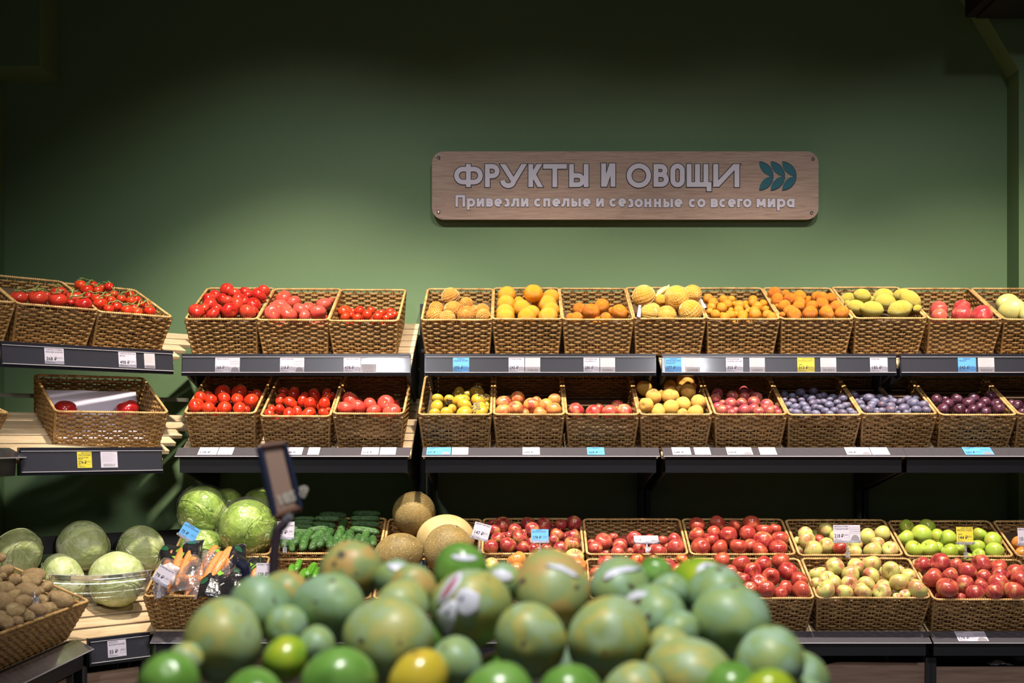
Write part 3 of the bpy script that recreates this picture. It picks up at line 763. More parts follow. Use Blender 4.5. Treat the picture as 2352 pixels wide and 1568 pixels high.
FM = {
 'tomdark': fruit('tomato_dark', [(.3, (.30, .008, .008)), (.55, (.46, .020, .014)), (.75, (.54, .05, .025))], 1.2, .18, vary=((.56, .07, .03), .6), scar=((.35, .22, .06), .11), coat=.3),
 'tompink': fruit('tomato_pink', [(.3, (.52, .065, .050)), (.6, (.58, .10, .075)), (.8, (.60, .16, .10))], 1.2, .22, vary=((.60, .06, .03), .5), scar=((.60, .35, .12), .12), coat=.2),
 'cherry': fruit('tomato_cherry', [(.3, (.42, .010, .006)), (.6, (.54, .024, .010))], 1.5, .10, vary=((.62, .12, .02), .3), scar=((.20, .18, .05), .12), coat=.5),
 'tomred': fruit('tomato_red', [(.3, (.50, .022, .008)), (.6, (.66, .05, .014))], 1.2, .14, vary=((.52, .02, .01), .5), scar=((.45, .30, .08), .10), coat=.5),
 'tomrose': fruit('tomato_rose', [(.3, (.62, .05, .035)), (.6, (.74, .09, .06))], 1.2, .16, vary=((.55, .03, .03), .4), scar=((.55, .30, .10), .11), coat=.4),
 'tomold': fruit('tomato_crimson', [(.3, (.30, .008, .012)), (.7, (.42, .015, .018))], 1.2, .2, coat=.3),
 'orange': fruit('orange_peel', [(.3, (.74, .29, .010)), (.7, (.80, .37, .025))], 1.5, .3, vary=((.78, .42, .06), .5), pore=(28, .45, .02), scar=((.45, .38, .08), .09)),
 'netmand': fruit('pale_mandarin_peel', [(.3, (.62, .22, .02)), (.7, (.72, .34, .07))], 2.0, .3, vary=((.70, .36, .09), .6), pore=(22, .6, .03), scar=((.35, .30, .06), .09)),
 'mandarin': fruit('mandarin_peel', [(.3, (.68, .16, .010)), (.7, (.78, .25, .018))], 1.5, .24, vary=((.84, .33, .02), .5), pore=(22, .5, .03), scar=((.35, .32, .06), .10), coat=.1),
 'smallmand': fruit('small_mandarin_peel', [(.3, (.72, .25, .010)), (.7, (.78, .34, .022))], 1.5, .22, vary=((.80, .24, .01), .5), pore=(18, .4, .03), scar=((.35, .35, .06), .12), coat=.2),
 'grapefruit': fruit('grapefruit_peel', [(.3, (.72, .34, .03)), (.7, (.78, .43, .07))], 1.2, .34, vary=((.86, .46, .03), .5), pore=(36, .5, .02)),
 'lemon': fruit('lemon_peel', [(.3, (.64, .50, .06)), (.7, (.72, .60, .14))], 1.6, .34, vary=((.66, .60, .10), .6), pore=(24, .6, .03)),
 'pomegranate': fruit('pomegranate_skin', [(.3, (.36, .018, .03)), (.55, (.52, .05, .06)), (.75, (.66, .22, .14))], 1.6, .22, vary=((.60, .20, .10), .6), coat=.3),
 'mangopale': fruit('pale_mango_skin', [(.3, (.46, .52, .24)), (.5, (.60, .58, .20)), (.7, (.72, .58, .15))], 1.0, .35, spots=((.35, .25, .06), 9, .68, .06)),
 'persimmon': fruit('persimmon_skin', [(.34, (.42, .30, .04)), (.48, (.60, .32, .03)), (.66, (.68, .32, .025))], .8, .18, vary=((.40, .40, .05), .5), spots=((.08, .06, .02), 4.5, .70, .04), coat=.4),
 'nectarine': fruit('nectarine_skin', [(.36, (.62, .32, .07)), (.48, (.62, .24, .08)), (.60, (.42, .05, .04))], 1.0, .3, vary=((.70, .28, .06), .5), coat=.1),
 'rednect': fruit('red_nectarine_skin', [(.28, (.74, .52, .22)), (.42, (.62, .16, .09)), (.6, (.42, .03, .035))], .9, .28, coat=.1),
 'peach': fruit('peach_skin', [(.36, (.66, .38, .08)), (.55, (.68, .34, .09)), (.70, (.50, .13, .06))], 1.0, .75, vary=((.70, .52, .10), .6), spec=.2),
 'pinkplum': fruit('pink_plum_skin', [(.3, (.56, .24, .06)), (.48, (.42, .10, .07)), (.62, (.24, .03, .06))], .9, .3, vary=((.40, .06, .09), .6), coat=.1),
 'prune': fruit('blue_plum_skin', [(.32, (.19, .045, .05)), (.45, (.10, .07, .12)), (.6, (.13, .145, .24)), (.75, (.20, .22, .31))], 1.6, .45, vary=((.17, .18, .30), .55), spots=((.03, .02, .03), 6, .62, .05), detail=6),
 'blackplum': fruit('black_plum_skin', [(.35, (.045, .012, .025)), (.55, (.10, .025, .045)), (.75, (.16, .12, .20))], 1.1, .25, coat=.2),
 'appledark': fruit('dark_red_apple_skin', [(.34, (.50, .38, .10)), (.45, (.42, .12, .07)), (.58, (.22, .022, .035))], .9, .26, vary=((.34, .03, .03), .6), stretch=(1.6, 1.6, .5), coat=.3),
 'applered': fruit('red_apple_skin', [(.32, (.62, .42, .14)), (.43, (.48, .10, .065)), (.56, (.30, .024, .04))], .9, .26, vary=((.48, .08, .05), .6), stretch=(1.6, 1.6, .5), coat=.2, spots=((.58, .34, .16), 12, .66, .05)),
 'applebright': fruit('bright_red_apple_skin', [(.30, (.60, .34, .12)), (.40, (.48, .08, .05)), (.56, (.28, .015, .026))], .8, .24, vary=((.50, .10, .05), .6), spots=((.55, .30, .14), 11, .66, .05), coat=.3),
 'applemix': fruit('streaked_apple_skin', [(.30, (.70, .46, .10)), (.44, (.62, .22, .06)), (.62, (.46, .04, .03))], 1.0, .22, vary=((.64, .30, .06), .8), stretch=(1.8, 1.8, .5), coat=.3),
 'applegold': fruit('yellow_green_apple_skin', [(.38, (.56, .56, .16)), (.50, (.56, .42, .16)), (.60, (.48, .13, .10))], .85, .24, vary=((.52, .58, .16), .5), coat=.2),
 'applegreen': fruit('green_apple_skin', [(.5, (.36, .50, .055)), (.64, (.46, .44, .07)), (.8, (.48, .16, .05))], .85, .22, vary=((.44, .56, .10), .5), coat=.3),
 'potato': fruit('potato_skin', [(.3, (.24, .15, .065)), (.55, (.38, .27, .135)), (.75, (.48, .37, .21))], 1.6, .8, vary=((.28, .17, .09), .6), spots=((.12, .07, .035), 9, .66, .05), pore=(7, .18, .03), detail=5, spec=.2),
}
KINDS_ = {}
def kind(key, fns, mat, child=None, scale=1.0, mode='up', noun='', name='', cat=''):
    KINDS_[key] = dict(meshes=[ball(f, 28 if key not in ('prune', 'cherry', 'smallmand', 'pinkplum') else 20, 18 if key not in ('prune', 'cherry', 'smallmand', 'pinkplum') else 13, name, mat) for f in fns], child=child, mode=mode, noun=noun, name=name, cat=cat)
R3 = range(1, 5)
cs = calyx_star()
kind('tomdark', [f_tomato(i) for i in R3], FM['tomdark'], mode='any', noun='dark red tomato', name='tomato', cat='tomato')
kind('tompink', [f_tomato(i, .82, .035) for i in R3], FM['tompink'], mode='any', noun='pink tomato', name='tomato', cat='tomato')
kind('cherry', [f_tomato(i, .95, .0) for i in R3], FM['cherry'], mode='any', noun='cherry tomato', name='cherry_tomato', cat='tomato')
kind('tomred', [f_tomato(i, .92, .01) for i in R3], FM['tomred'], mode='any', noun='glossy red tomato', name='tomato', cat='tomato')
kind('plumtom', [f_plumtom(i) for i in R3], FM['tomred'], mode='any', noun='plum tomato', name='plum_tomato', cat='tomato')
kind('tomrose', [f_tomato(i, .88, .02) for i in R3], FM['tomrose'], mode='any', noun='rosy tomato', name='tomato', cat='tomato')
kind('tomold', [f_tomato(i, .8, .02) for i in R3], FM['tomold'], mode='up', noun='crimson tomato', name='tomato', cat='tomato')
kind('netmand', [f_orange(i, .9, .05, .08) for i in R3], FM['netmand'], mode='any', noun='netted mandarin', name='mandarin', cat='mandarin')
kind('orange', [f_orange(i) for i in R3], FM['orange'], mode='any', noun='orange', name='orange', cat='orange')
kind('mandarin', [f_orange(i, .86, .05, .09) for i in R3], FM['mandarin'], mode='any', noun='mandarin', name='mandarin', cat='mandarin')
kind('smallmand', [f_orange(i, .93, .03, .05) for i in R3], FM['smallmand'], mode='any', noun='small mandarin', name='mandarin', cat='mandarin')
kind('grapefruit', [f_orange(i, .97, .02, .03) for i in R3], FM['grapefruit'], mode='any', noun='netted grapefruit', name='grapefruit', cat='grapefruit')
kind('lemon', [f_lemon(i) for i in R3], FM['lemon'], mode='side', noun='lemon', name='lemon', cat='lemon')
kind('pomegranate', [f_pom(i) for i in R3], FM['pomegranate'], crown_mesh(), mode='side', noun='pomegranate', name='pomegranate', cat='pomegranate')
kind('mangopale', [f_mango(i) for i in R3], FM['mangopale'], mode='side', noun='pale mango', name='mango', cat='mango')
kind('persimmon', [f_tomato(i, .80, .015) for i in R3], FM['persimmon'], pers_mesh(), mode='any', noun='persimmon', name='persimmon', cat='persimmon')
kind('nectarine', [f_peach(i) for i in R3], FM['nectarine'], mode='any', noun='orange nectarine', name='nectarine', cat='nectarine')
kind('rednect', [f_peach(i, .93, .04) for i in R3], FM['rednect'], mode='any', noun='red nectarine', name='nectarine', cat='nectarine')
kind('peach', [f_peach(i, .92, .11) for i in R3], FM['peach'], mode='any', noun='yellow peach', name='peach', cat='peach')
kind('pinkplum', [f_peach(i, 1.05, .03) for i in R3], FM['pinkplum'], mode='side', noun='pink plum', name='plum', cat='plum')
kind('prune', [f_peach(i, 1.24, .03) for i in R3], FM['prune'], mode='side', noun='bloomy blue plum', name='plum', cat='plum')
kind('blackplum', [f_peach(i, .95, .03) for i in R3], FM['blackplum'], mode='any', noun='black plum', name='plum', cat='plum')
for a, n in (('appledark', 'dark red apple'), ('applered', 'red apple'), ('applebright', 'bright red apple'), ('applemix', 'red streaked yellow apple'), ('applegold', 'yellow-green apple'), ('applegreen', 'green apple')):
    kind(a, [f_apple(i+len(a)) for i in R3], FM[a], stem_apple, mode='any', noun=n, name='apple', cat='apple')
kind('potato', [f_potato(i) for i in range(1, 8)], FM['potato'], mode='side', noun='potato', name='potato', cat='potato')

ORD = 'first second third fourth fifth sixth seventh eighth ninth tenth eleventh twelfth thirteenth fourteenth fifteenth sixteenth seventeenth eighteenth nineteenth twentieth'.split()
def rot_for(mode, rnd):
    if mode == 'up': return Euler((rnd.uniform(-.35, .35), rnd.uniform(-.35, .35), rnd.uniform(0, 6.28))).to_matrix()
    if mode == 'side': return (Matrix.Rotation(rnd.uniform(-.9, .9), 3, 'Z') @ Matrix.Rotation(pi/2+rnd.uniform(-.35, .35), 3, 'Y') @ Matrix.Rotation(rnd.uniform(0, 6.28), 3, 'Z'))
    if rnd.random() < .55: return Euler((rnd.uniform(-1.0, .9), rnd.uniform(-.9, .9), rnd.uniform(0, 6.28))).to_matrix()
    return Euler((rnd.uniform(0, 6.28), rnd.uniform(0, 6.28), rnd.uniform(0, 6.28))).to_matrix()
def spawn(kd, p, r, rnd, label, group, rot=None):
    K = KINDS_[kd]; m = rnd.choice(K['meshes'])
    o = bpy.data.objects.new(K['name'], m); COL.objects.link(o)
    R = (rot if rot is not None else rot_for(K['mode'], rnd)).to_4x4()
    k = {'lemon': .93, 'potato': .92, 'prune': .92, 'plumtom': .95}.get(kd, 1)
    o.matrix_world = Matrix.Translation(p) @ R @ Matrix.Scale(r*k, 4)
    tag(o, label, K['cat'], group)
    ch = K['child']
    if ch is not None:
        c = bpy.data.objects.new({'apple': 'stem', 'pomegranate': 'crown'}.get(K['name'], 'calyx'), rnd.choice(ch) if isinstance(ch, list) else ch)
        COL.objects.link(c); c.parent = o
    return o
def solve(fr, items, level, slope, view):
    """items: (cx, cy, r) in crop pixels -> local centres and radii in the basket frame"""
    ox, oy, s = view; out = []
    for it in items:
        px, py, rp = ox+it[0]/s, oy+it[1]/s, it[2]/s
        lv = level+(it[3] if len(it) > 3 else 0)
        o, d = ray(px, py); lo = fr.I @ o; ld = fr.I.to_3x3() @ d
        den = ld.z-ld.y*tan(slope)
        t = (lv+lo.y*tan(slope)-lo.z)/den
        q = lo+ld*t
        out.append([q, rp*t/F, q.copy()])
    return out
def relax(fr, L, iters=50, tol=.92, base=None):
    """part overlapping fruit, mostly in depth, so that each stays where it is seen"""
    bz = -fr.H+.008; cl = fr.I @ Vector((0, 0, CZ))
    rays = [(a[2]-cl).normalized() for a in L]
    gap = Vector((0, 0, 1)); up = fr.I.to_3x3() @ Vector((0, 0, 1))
    for it in range(iters):
        for i in range(len(L)):
            a = L[i]
            for j in range(i):
                b = L[j]; dv = a[0]-b[0]; dist = dv.length; m = (a[1]+b[1])*tol
                if dist < m:
                    if dist < 1e-5: dv = Vector((0, .001, .001)); dist = dv.length
                    k = dv*((m-dist)/dist*.30); a[0] = a[0]+k; b[0] = b[0]-k
                    s = 1 if up.dot(a[2]/1-b[2]) > 0 or a[1] < b[1]*.75 else -1
                    if b[1] < a[1]*.75: s = -1
                    g_ = (m-dist)*.45*s; a[0] = a[0]+rays[i]*g_; b[0] = b[0]-rays[j]*g_
        for n, a in enumerate(L):
            q, r, h = a; on = cl+rays[n]*((q-cl).dot(rays[n])); q = q.lerp(on, .45).lerp(h, .02); a[0] = q
            if q.z-r*.3 < .0:
                inn = TP*max(0, min(1, -q.z/fr.H))+.004
                mx = fr.W/2-inn-r*.96; q.x = max(-mx, min(mx, q.x)) if mx > 0 else 0
                q.y = max(inn+r*.96, min(fr.D-inn-r*.96, q.y)) if fr.D > 2*(inn+r) else fr.D/2
            q.y = max(q.y, r*.8+.004); q.x = max(-fr.W/2+r*.55, min(fr.W/2-r*.55, q.x))
            q.z = max(q.z, bz+r*.95)
def fill(fr, L, rr, rnd, n, drop=1.5):
    """half-hidden fruit under the top ones"""
    extra = []
    for _ in range(n*14):
        if len(extra) >= n: break
        x = rnd.uniform(-1, 1)*(fr.W/2-TP-rr); y = rnd.uniform(TP+rr+.002, fr.D-TP-rr)
        near = sorted(L, key=lambda a: (a[0].x-x)**2+(a[0].y-y)**2)[:3]
        z = sum(a[0].z for a in near)/len(near)-rr*drop*rnd.uniform(.75, 1.0)
        z = max(z, -fr.H+.008+rr)
        if ((near[0][0].x-x)**2+(near[0][0].y-y)**2)**.5 > rr*2.6: continue
        p = Vector((x, y, z)); r = rr*rnd.uniform(.9, 1.02)
        if all((p-a[0]).length > (r+a[1])*.88 for a in L+extra): extra.append([p, r, p.copy()])
    cam_l = fr.I @ Vector((0, 0, CZ)); keep = []
    allf = L+extra
    for e in extra:      # drop those the camera could never glimpse
        vis = 0
        for k in range(26):
            a, b = rnd.uniform(0, 6.28), rnd.uniform(-1, 1); s = sqrt(1-b*b)
            p = e[0]+Vector((cos(a)*s, sin(a)*s, b))*e[1]
            d = cam_l-p
            if d.dot(p-e[0]) < 0: continue
            d.normalize(); hit = False
            for o in allf:
                if o is e: continue
                v = o[0]-p; tt = v.dot(d)
                if tt > 0 and (v-d*tt).length < o[1]*.97: hit = True; break
            if not hit:
                # over the front rim?
                t = (-.0-p.y)/d.y if d.y < 0 else 0
                if (p+d*t).z > -.003: vis += 1
        if vis: keep.append(e)
    return keep
def pile(fr, kd, items, view, level=.0, slope=0.0, desc='', group='', nfill=0, seed=1, noun=None, kinds=None, liner=True, tol=.90, iters=50, drop=1.5, rots=None):
    rnd = random.Random(seed*17+3)
    L = solve(fr, items, level, slope, view); relax(fr, L, iters, tol)
    rr = sum(a[1] for a in L)/len(L)
    idx = list(range(len(L)))
    rows = []; cur = []
    for i in sorted(idx, key=lambda i: L[i][0].y*1.0+L[i][0].z*.0):
        if cur and L[i][0].y-L[cur[0]][0].y > rr*1.5: rows.append(cur); cur = []
        cur.append(i)
    rows.append(cur)
    K = KINDS_[kd]; obs = [None]*len(L)
    for ri, row in enumerate(rows):
        row.sort(key=lambda i: L[i][0].x)
        for ci, i in enumerate(row):
            k2 = kinds[i] if kinds and i in kinds else kd
            nn = noun or KINDS_[k2]['noun']
            pos = 'only one' if len(row) == 1 else (f'{ORD[ci]} from left')
            rn = ('front row' if ri == 0 else f'{ORD[ri]} row') if len(rows) > 1 else 'single row'
            lab = f'{nn}, {pos}, {rn}, {desc}'
            obs[i] = spawn(k2, fr.M @ L[i][0], L[i][1], rnd, lab, group, None if not rots or i not in rots else rots[i])
    ex = fill(fr, L, rr*.95, rnd, nfill, drop) if nfill else []
    ex.sort(key=lambda e: e[0].x)
    for n_, e in enumerate(ex): spawn(kd, fr.M @ e[0], e[1], rnd, f'{noun or K["noun"]} half hidden, {ORD[min(n_, 19)]} from left, {desc}', group)
    if liner:
        zz = min(a[0].z-a[1] for a in L+ex)-.002
        if zz > -fr.H+.02:
            inn = TP*(-zz/fr.H)+.005
            o = MB().box((-fr.W/2+inn, inn, zz-.003), (fr.W/2-inn, fr.D-inn, zz)).build('liner', M_['liner'], None); o.parent = fr.root; o.matrix_world = fr.M
            o['label'] = 'brown card liner under the fruit'
    return L, obs
# ------------------------------------------------------------------ baskets on the main run
def mk(px0, px1, py, Y, D, H, tilt, label, rz=0):
    x0, x1 = (px0-CX)/F*Y, (px1-CX)/F*Y
    fr = Frame((x0+x1)/2, Y, CZ+(HY-py)/F*Y, rz, tilt, x1-x0-.002, D, H); fr.root = basket(fr, label); return fr
T24, T25 = radians(24), radians(25)
VA = (400, 620, 4.2); VB = (950, 640, 4.126); VC = (1440, 640, 4.126); VD = (1880, 640, 4.983)
VE = (380, 840, 4.055); VF = (940, 840, 4.055); VG = (1480, 840, 4.055); VH = (1980, 840, 6.03)
VI = (1080, 1150, 4.523); VJ = (1560, 1150, 2.97); VK = (640, 1100, 4.9); VL = (0, 1100, 3.35); VM = (320, 1080, 4.1275)
V0 = (0, 580, 4.9); V1 = (0, 840, 4.9)
def top(a, b, label, py=736): return mk(a, b, py, 5.41, .44, .17, T24, label)
def mid(a, b, label, py=950): return mk(a, b, py, 5.27, .44, .17, T24, label)
def back(a, b, label, py=1272): return mk(a, b, py, 5.21, .30, .165, T25, label)
def front(a, b, label, py=1373): return mk(a, b, py, 4.92, .30, .155, T25, label)

fr = top(425, 590, 'wicker basket heaped with dark red tomatoes on the upper shelf', 733)
pile(fr, 'tomdark', [(215,400,80),(285,375,60),(375,425,68),(540,395,85),(705,415,85),(765,400,60),(345,330,70),(415,375,60),(325,290,65),(390,250,60),(465,285,65),(510,305,65),(610,335,75),(680,310,55),(765,335,75),(510,190,70,.03),(585,235,65,.02),(620,275,60),(690,215,60,.02),(715,245,55),(815,250,80),(865,205,65,.02)], VA, .022, .0, 'heaped basket beside pink tomatoes', 'dark red tomatoes', 16, 1)
fr = top(590, 754, 'wicker basket of pink tomatoes between two tomato baskets, upper shelf', 735)
pile(fr, 'tompink', [(1020,270,82),(985,345,80),(940,375,72),(925,420,85),(1155,320,80),(1080,390,75),(1105,430,82),(1220,390,80),(1290,370,60),(1315,355,50),(1260,445,65),(1390,410,80),(1445,330,75),(1505,300,45)], VA, -.005, -.12, 'upper pink tomato basket', 'upper pink tomatoes', 9, 2)
fr = top(754, 914, 'wicker basket of cherry tomatoes at the end of the upper tomato shelf', 737)
pile(fr, 'cherry', [(1585,405,58),(1665,385,45),(1725,400,35),(1790,395,50),(1710,435,38),(1650,455,45),(1765,460,45),(1860,435,50),(1900,395,45),(1965,455,50),(2000,418,42),(2085,405,45),(2085,445,45),(2125,430,35),(2045,465,35)], VA, -.028, -.10, 'cherry tomato basket', 'loose cherry tomatoes', 16, 3)
fr = top(968, 1130, 'wicker basket of mandarins in fine nets, first of the citrus', 735)
nmL, nmO = pile(fr, 'netmand', [(350,170,85,.03),(500,235,62,.02),(375,300,88),(215,285,70),(200,350,80),(320,375,75),(505,345,88),(650,305,70),(662,350,66),(575,290,40)], VB, -.0, -.02, 'basket of netted mandarins', 'netted mandarins', 6, 4)
NETS = [(fr, nmL, [0, 1, 2, 3], 'net'), (fr, nmL, [4, 5], 'net2'), (fr, nmL, [6, 7, 8, 9], 'net3')]
fr = top(1131, 1291, 'wicker basket piled high with oranges on the upper shelf', 733)
pile(fr, 'orange', [(885,155,88,.01),(1135,140,92,.02),(1300,175,82),(875,240,88),(1000,215,50),(1160,225,45),(1030,280,88),(1265,245,95),(870,325,92),(1115,325,82),(1295,300,88),(870,372,90),(1075,370,90),(1275,365,95)], VB, .012, .05, 'orange basket', 'loose oranges', 8, 5)
fr = top(1293, 1455, 'wicker basket with only a few mandarins, upper shelf', 734)
pile(fr, 'mandarin', [(1570,290,65),(1780,265,82),(1680,315,85),(1490,370,50),(1540,375,66),(1820,375,60),(1885,310,45),(1980,320,85)], VB, -.02, -.06, 'nearly empty mandarin basket', 'few mandarins', 7, 6)
fr = top(1457, 1621, 'wicker basket of netted grapefruit with white net labels', 732)
gL, gO = pile(fr, 'grapefruit', [(160,170,110),(325,205,58),(470,180,115,.04),(620,145,88,.03),(245,300,72),(205,325,80),(375,350,95),(600,310,110),(60,330,40)][:8], VC, .01, .05, 'netted grapefruit basket', 'netted grapefruit', 3, 7)
NETS += [(fr, gL, [2, 3, 7], 'net4'), (fr, gL, [0, 4, 5, 6], 'net5')]
fr_g = fr
fr = top(1625, 1791, 'wicker basket of many small mandarins on the upper shelf', 733)
pile(fr, 'smallmand', [(770,190,50),(815,230,52),(915,200,48),(990,200,42),(950,245,50),(800,270,45),(785,310,35),(900,280,55),(840,340,50),(905,345,30),(1020,240,30),(1065,255,52),(1125,270,35),(985,300,30),(1060,300,50),(980,345,52),(1030,340,35),(1095,350,55),(930,368,50),(1100,374,45),(1140,310,30),(1195,205,50),(1195,232,48),(1290,235,40),(1235,270,55),(1310,290,38),(1205,310,50),(1215,340,60),(1330,345,52),(1370,365,52),(1155,290,25)], VC, .004, -.02, 'small mandarin basket', 'small mandarins', 16, 8)
fr = top(1795, 1960, 'wicker basket of deep orange mandarins beside the lemons', 733)
pile(fr, 'mandarin', [(1395,135,65),(1500,140,42),(1425,200,68),(1545,195,65),(1635,165,65),(1490,260,65),(1540,305,65),(1585,345,72),(1635,225,65),(1625,260,58),(1735,330,76),(1750,265,65),(1850,240,68),(1850,190,70),(1805,175,60),(1930,185,58),(1975,260,62),(1890,330,76),(1890,300,60),(2035,325,75),(1470,340,30),(1425,260,25)], VC, .01, .04, 'full mandarin basket beside lemons', 'deep orange mandarins', 12, 9)
fr = top(1965, 2128, 'wicker basket of large lemons on the upper shelf', 731)
lem = [(285,225,78),(500,190,88,.01),(430,320,92),(615,350,112),(575,240,55),(740,195,100,.01),(765,262,105),(955,185,88,.02),(1050,240,115,.02),(930,350,122),(1130,340,50),(320,280,40)]
rl = {3: Matrix.Rotation(-1.45, 3, 'Y'), 9: Matrix.Rotation(1.3, 3, 'Y'), 5: Matrix.Rotation(1.5, 3, 'Y'), 6: Matrix.Rotation(1.7, 3, 'Y'), 8: Matrix.Rotation(2.2, 3, 'Y')}
pile(fr, 'lemon', lem, VD, .012, .02, 'lemon basket', 'large lemons', 5, 10, rots=rl)
fr = top(2136, 2302, 'wicker basket with a few pomegranates on the upper shelf', 734)
pile(fr, 'pomegranate', [(1375,365,112),(1385,440,105),(1640,355,115),(1640,420,125),(1895,430,130)], VD, -.035, -.02, 'pomegranate basket', 'pomegranates', 2, 11)
fr = top(2307, 2471, 'wicker basket of pale mangoes in front of the column', 734)
pile(fr, 'mangopale', [(2160,300,130),(2215,375,145),(2340,320,60),(2420,390,120),(2560,380,120)], VD, -.0, .0, 'pale mango basket', 'pale mangoes', 2, 12)

fr = mid(423, 585, 'wicker basket of round red tomatoes on the middle shelf', 949)
pile(fr, 'tomred', [(305,300,65),(400,280,55),(535,255,78),(690,250,78),(855,270,55),(275,378,78),(425,325,60),(545,310,68),(670,315,62),(800,330,76),(400,402,66),(550,398,70),(690,405,70),(335,395,40),(750,415,45)], VE, .0, -.05, 'round red tomato basket', 'round red tomatoes', 10, 21)
fr = mid(598, 758, 'wicker basket of plum tomatoes on the middle shelf, set lower', 956)
pile(fr, 'plumtom', [(1100,240,45),(1195,265,65),(1290,285,45),(1390,275,62),(1500,260,50),(1500,300,50),(1580,290,40),(1075,315,62),(1165,350,65),(1275,325,55),(1480,365,66),(1345,365,68),(990,405,45),(1070,410,55),(1230,430,55),(970,455,55),(1150,455,68),(1330,450,70),(1480,450,60),(1540,410,30)], VE, .0, -.04, 'plum tomato basket', 'plum tomatoes', 12, 22)
fr = mid(765, 927, 'wicker basket of rosy tomatoes on the middle shelf', 950)
pile(fr, 'tomrose', [(1720,325,88),(1640,402,78),(1790,388,75),(1905,365,68),(1940,425,73),(2055,355,85),(2110,430,85)], VE, -.02, -.04, 'rosy tomato basket', 'rosy tomatoes', 6, 23)
fr = mid(962, 1128, 'wicker basket of persimmons on the middle shelf', 952)
pile(fr, 'persimmon', [(265,310,60),(375,315,52),(465,255,60),(485,330,85),(630,250,72),(735,300,42),(645,325,72),(255,385,72),(515,370,72),(400,400,45),(235,445,55),(350,440,60),(650,400,75),(730,370,40),(665,440,75),(510,440,78),(735,405,35),(640,200,40)], VF, .0, -.03, 'persimmon basket', 'persimmons', 8, 24)
fr = mid(1134, 1296, 'wicker basket of orange and red nectarines, middle shelf', 952)
pile(fr, 'nectarine', [(870,350,75),(1010,305,68),(1185,330,50),(1135,370,78),(985,400,75),(870,430,75),(935,425,40),(1070,445,50),(1275,370,70),(1355,320,65),(1350,410,75),(1220,445,65)], VF, -.004, -.03, 'orange nectarine basket', 'orange nectarines', 8, 25)
fr = mid(1301, 1467, 'wicker basket nearly emptied of red nectarines, middle shelf', 952)
pile(fr, 'rednect', [(1555,418,78),(1710,432,72),(1765,405,60),(1945,388,72),(1865,432,75),(2030,428,80)], VF, -.05, -.03, 'nearly empty nectarine basket', 'red nectarines', 4, 26)
fr = mid(1471, 1635, 'wicker basket of yellow peaches on the middle shelf', 952)
pile(fr, 'peach', [(0,210,75),(85,285,78),(15,365,70),(240,190,60),(385,150,85),(245,285,85),(405,240,75),(325,210,40),(360,358,75),(500,338,75),(250,392,78),(130,395,50),(130,432,68),(60,437,50),(355,440,50),(480,435,80),(455,190,35)], VG, .0, .04, 'yellow peach basket', 'yellow peaches', 8, 27)
fr = mid(1643, 1807, 'wicker basket of pinkish plums on the middle shelf', 952)
pile(fr, 'pinkplum', [(680,265,52),(820,285,55),(930,290,50),(1045,300,55),(660,310,52),(730,350,35),(805,350,58),(905,350,52),(1020,340,58),(1140,370,62),(670,385,50),(730,415,60),(785,400,40),(815,440,40),(850,420,40),(930,412,58),(1015,402,55),(1065,432,50),(1130,405,52),(1165,422,56),(1215,402,40),(1245,437,35),(925,225,40)], VG, -.01, -.02, 'pink plum basket', 'pink plums', 12, 28)
VP = (1780, 880, 6.19)
fr = mid(1812, 1978, 'wicker basket of small blue plums beside the pink plums', 953)
pr1 = [(125,240,42),(250,260,55),(165,310,60),(290,345,68),(405,310,65),(450,370,60),(510,220,68),(540,285,62),(610,270,50),(570,350,62),(640,350,52),(690,265,55),(770,315,70),(820,205,58),(780,230,45),(885,275,52),(930,345,55),(1000,320,60),(845,390,66),(715,400,60),(960,425,66),(1070,390,52),(1110,430,60),(580,440,65),(470,415,55),(310,420,60),(220,400,50),(135,160,50),(240,180,50),(360,130,65),(545,110,60),(690,170,55),(440,190,40),(950,220,75),(630,190,50),(780,440,55),(1035,300,40),(380,240,45)]
pile(fr, 'prune', pr1, VP, .0, -.03, 'blue plum basket beside pink plums', 'blue plums', 18, 29)
fr = mid(1981, 2152, 'wicker basket of small blue plums beside the black plums', 951)
pr2 = [(1335,215,75),(1165,250,42),(1215,290,60),(1250,345,52),(1330,385,75),(1420,265,62),(1380,300,60),(1370,335,55),(1555,245,62),(1525,310,68),(1440,390,50),(1520,390,52),(1640,385,78),(1680,265,65),(1650,320,62),(1780,265,60),(1880,230,65),(1990,210,55),(1960,290,85),(1830,360,80),(2110,310,72),(2010,380,70),(2150,385,62),(1870,420,55),(1120,160,60),(1260,200,45),(1490,200,50),(1640,210,50),(1450,420,45),(1750,420,35),(1240,230,45),(1380,190,45)]
pile(fr, 'prune', pr2, VP, .0, -.03, 'blue plum basket beside black plums', 'blue plums', 16, 30)
fr = mid(2160, 2335, 'wicker basket of black plums on the middle shelf', 953)
pile(fr, 'blackplum', [(1030,465,85),(1150,460,50),(1185,530,85),(1305,465,88),(1475,520,88),(1545,455,85),(1125,605,85),(1350,605,85),(1435,645,60),(1535,612,78),(1630,570,80),(1700,510,85),(1790,420,78),(1870,540,90),(1895,605,92),(1720,640,70)], VH, .0, -.03, 'black plum basket', 'black plums', 9, 31)
fr = mid(2340, 2510, 'wicker basket of violet plums cut off by the picture edge', 952)
pile(fr, 'blackplum', [(2060,530,70),(2155,555,82),(2215,640,60),(2300,600,80),(2420,580,80),(2550,610,80)], VH, -.0, -.03, 'last plum basket before the picture edge', 'violet plums', 4, 32)

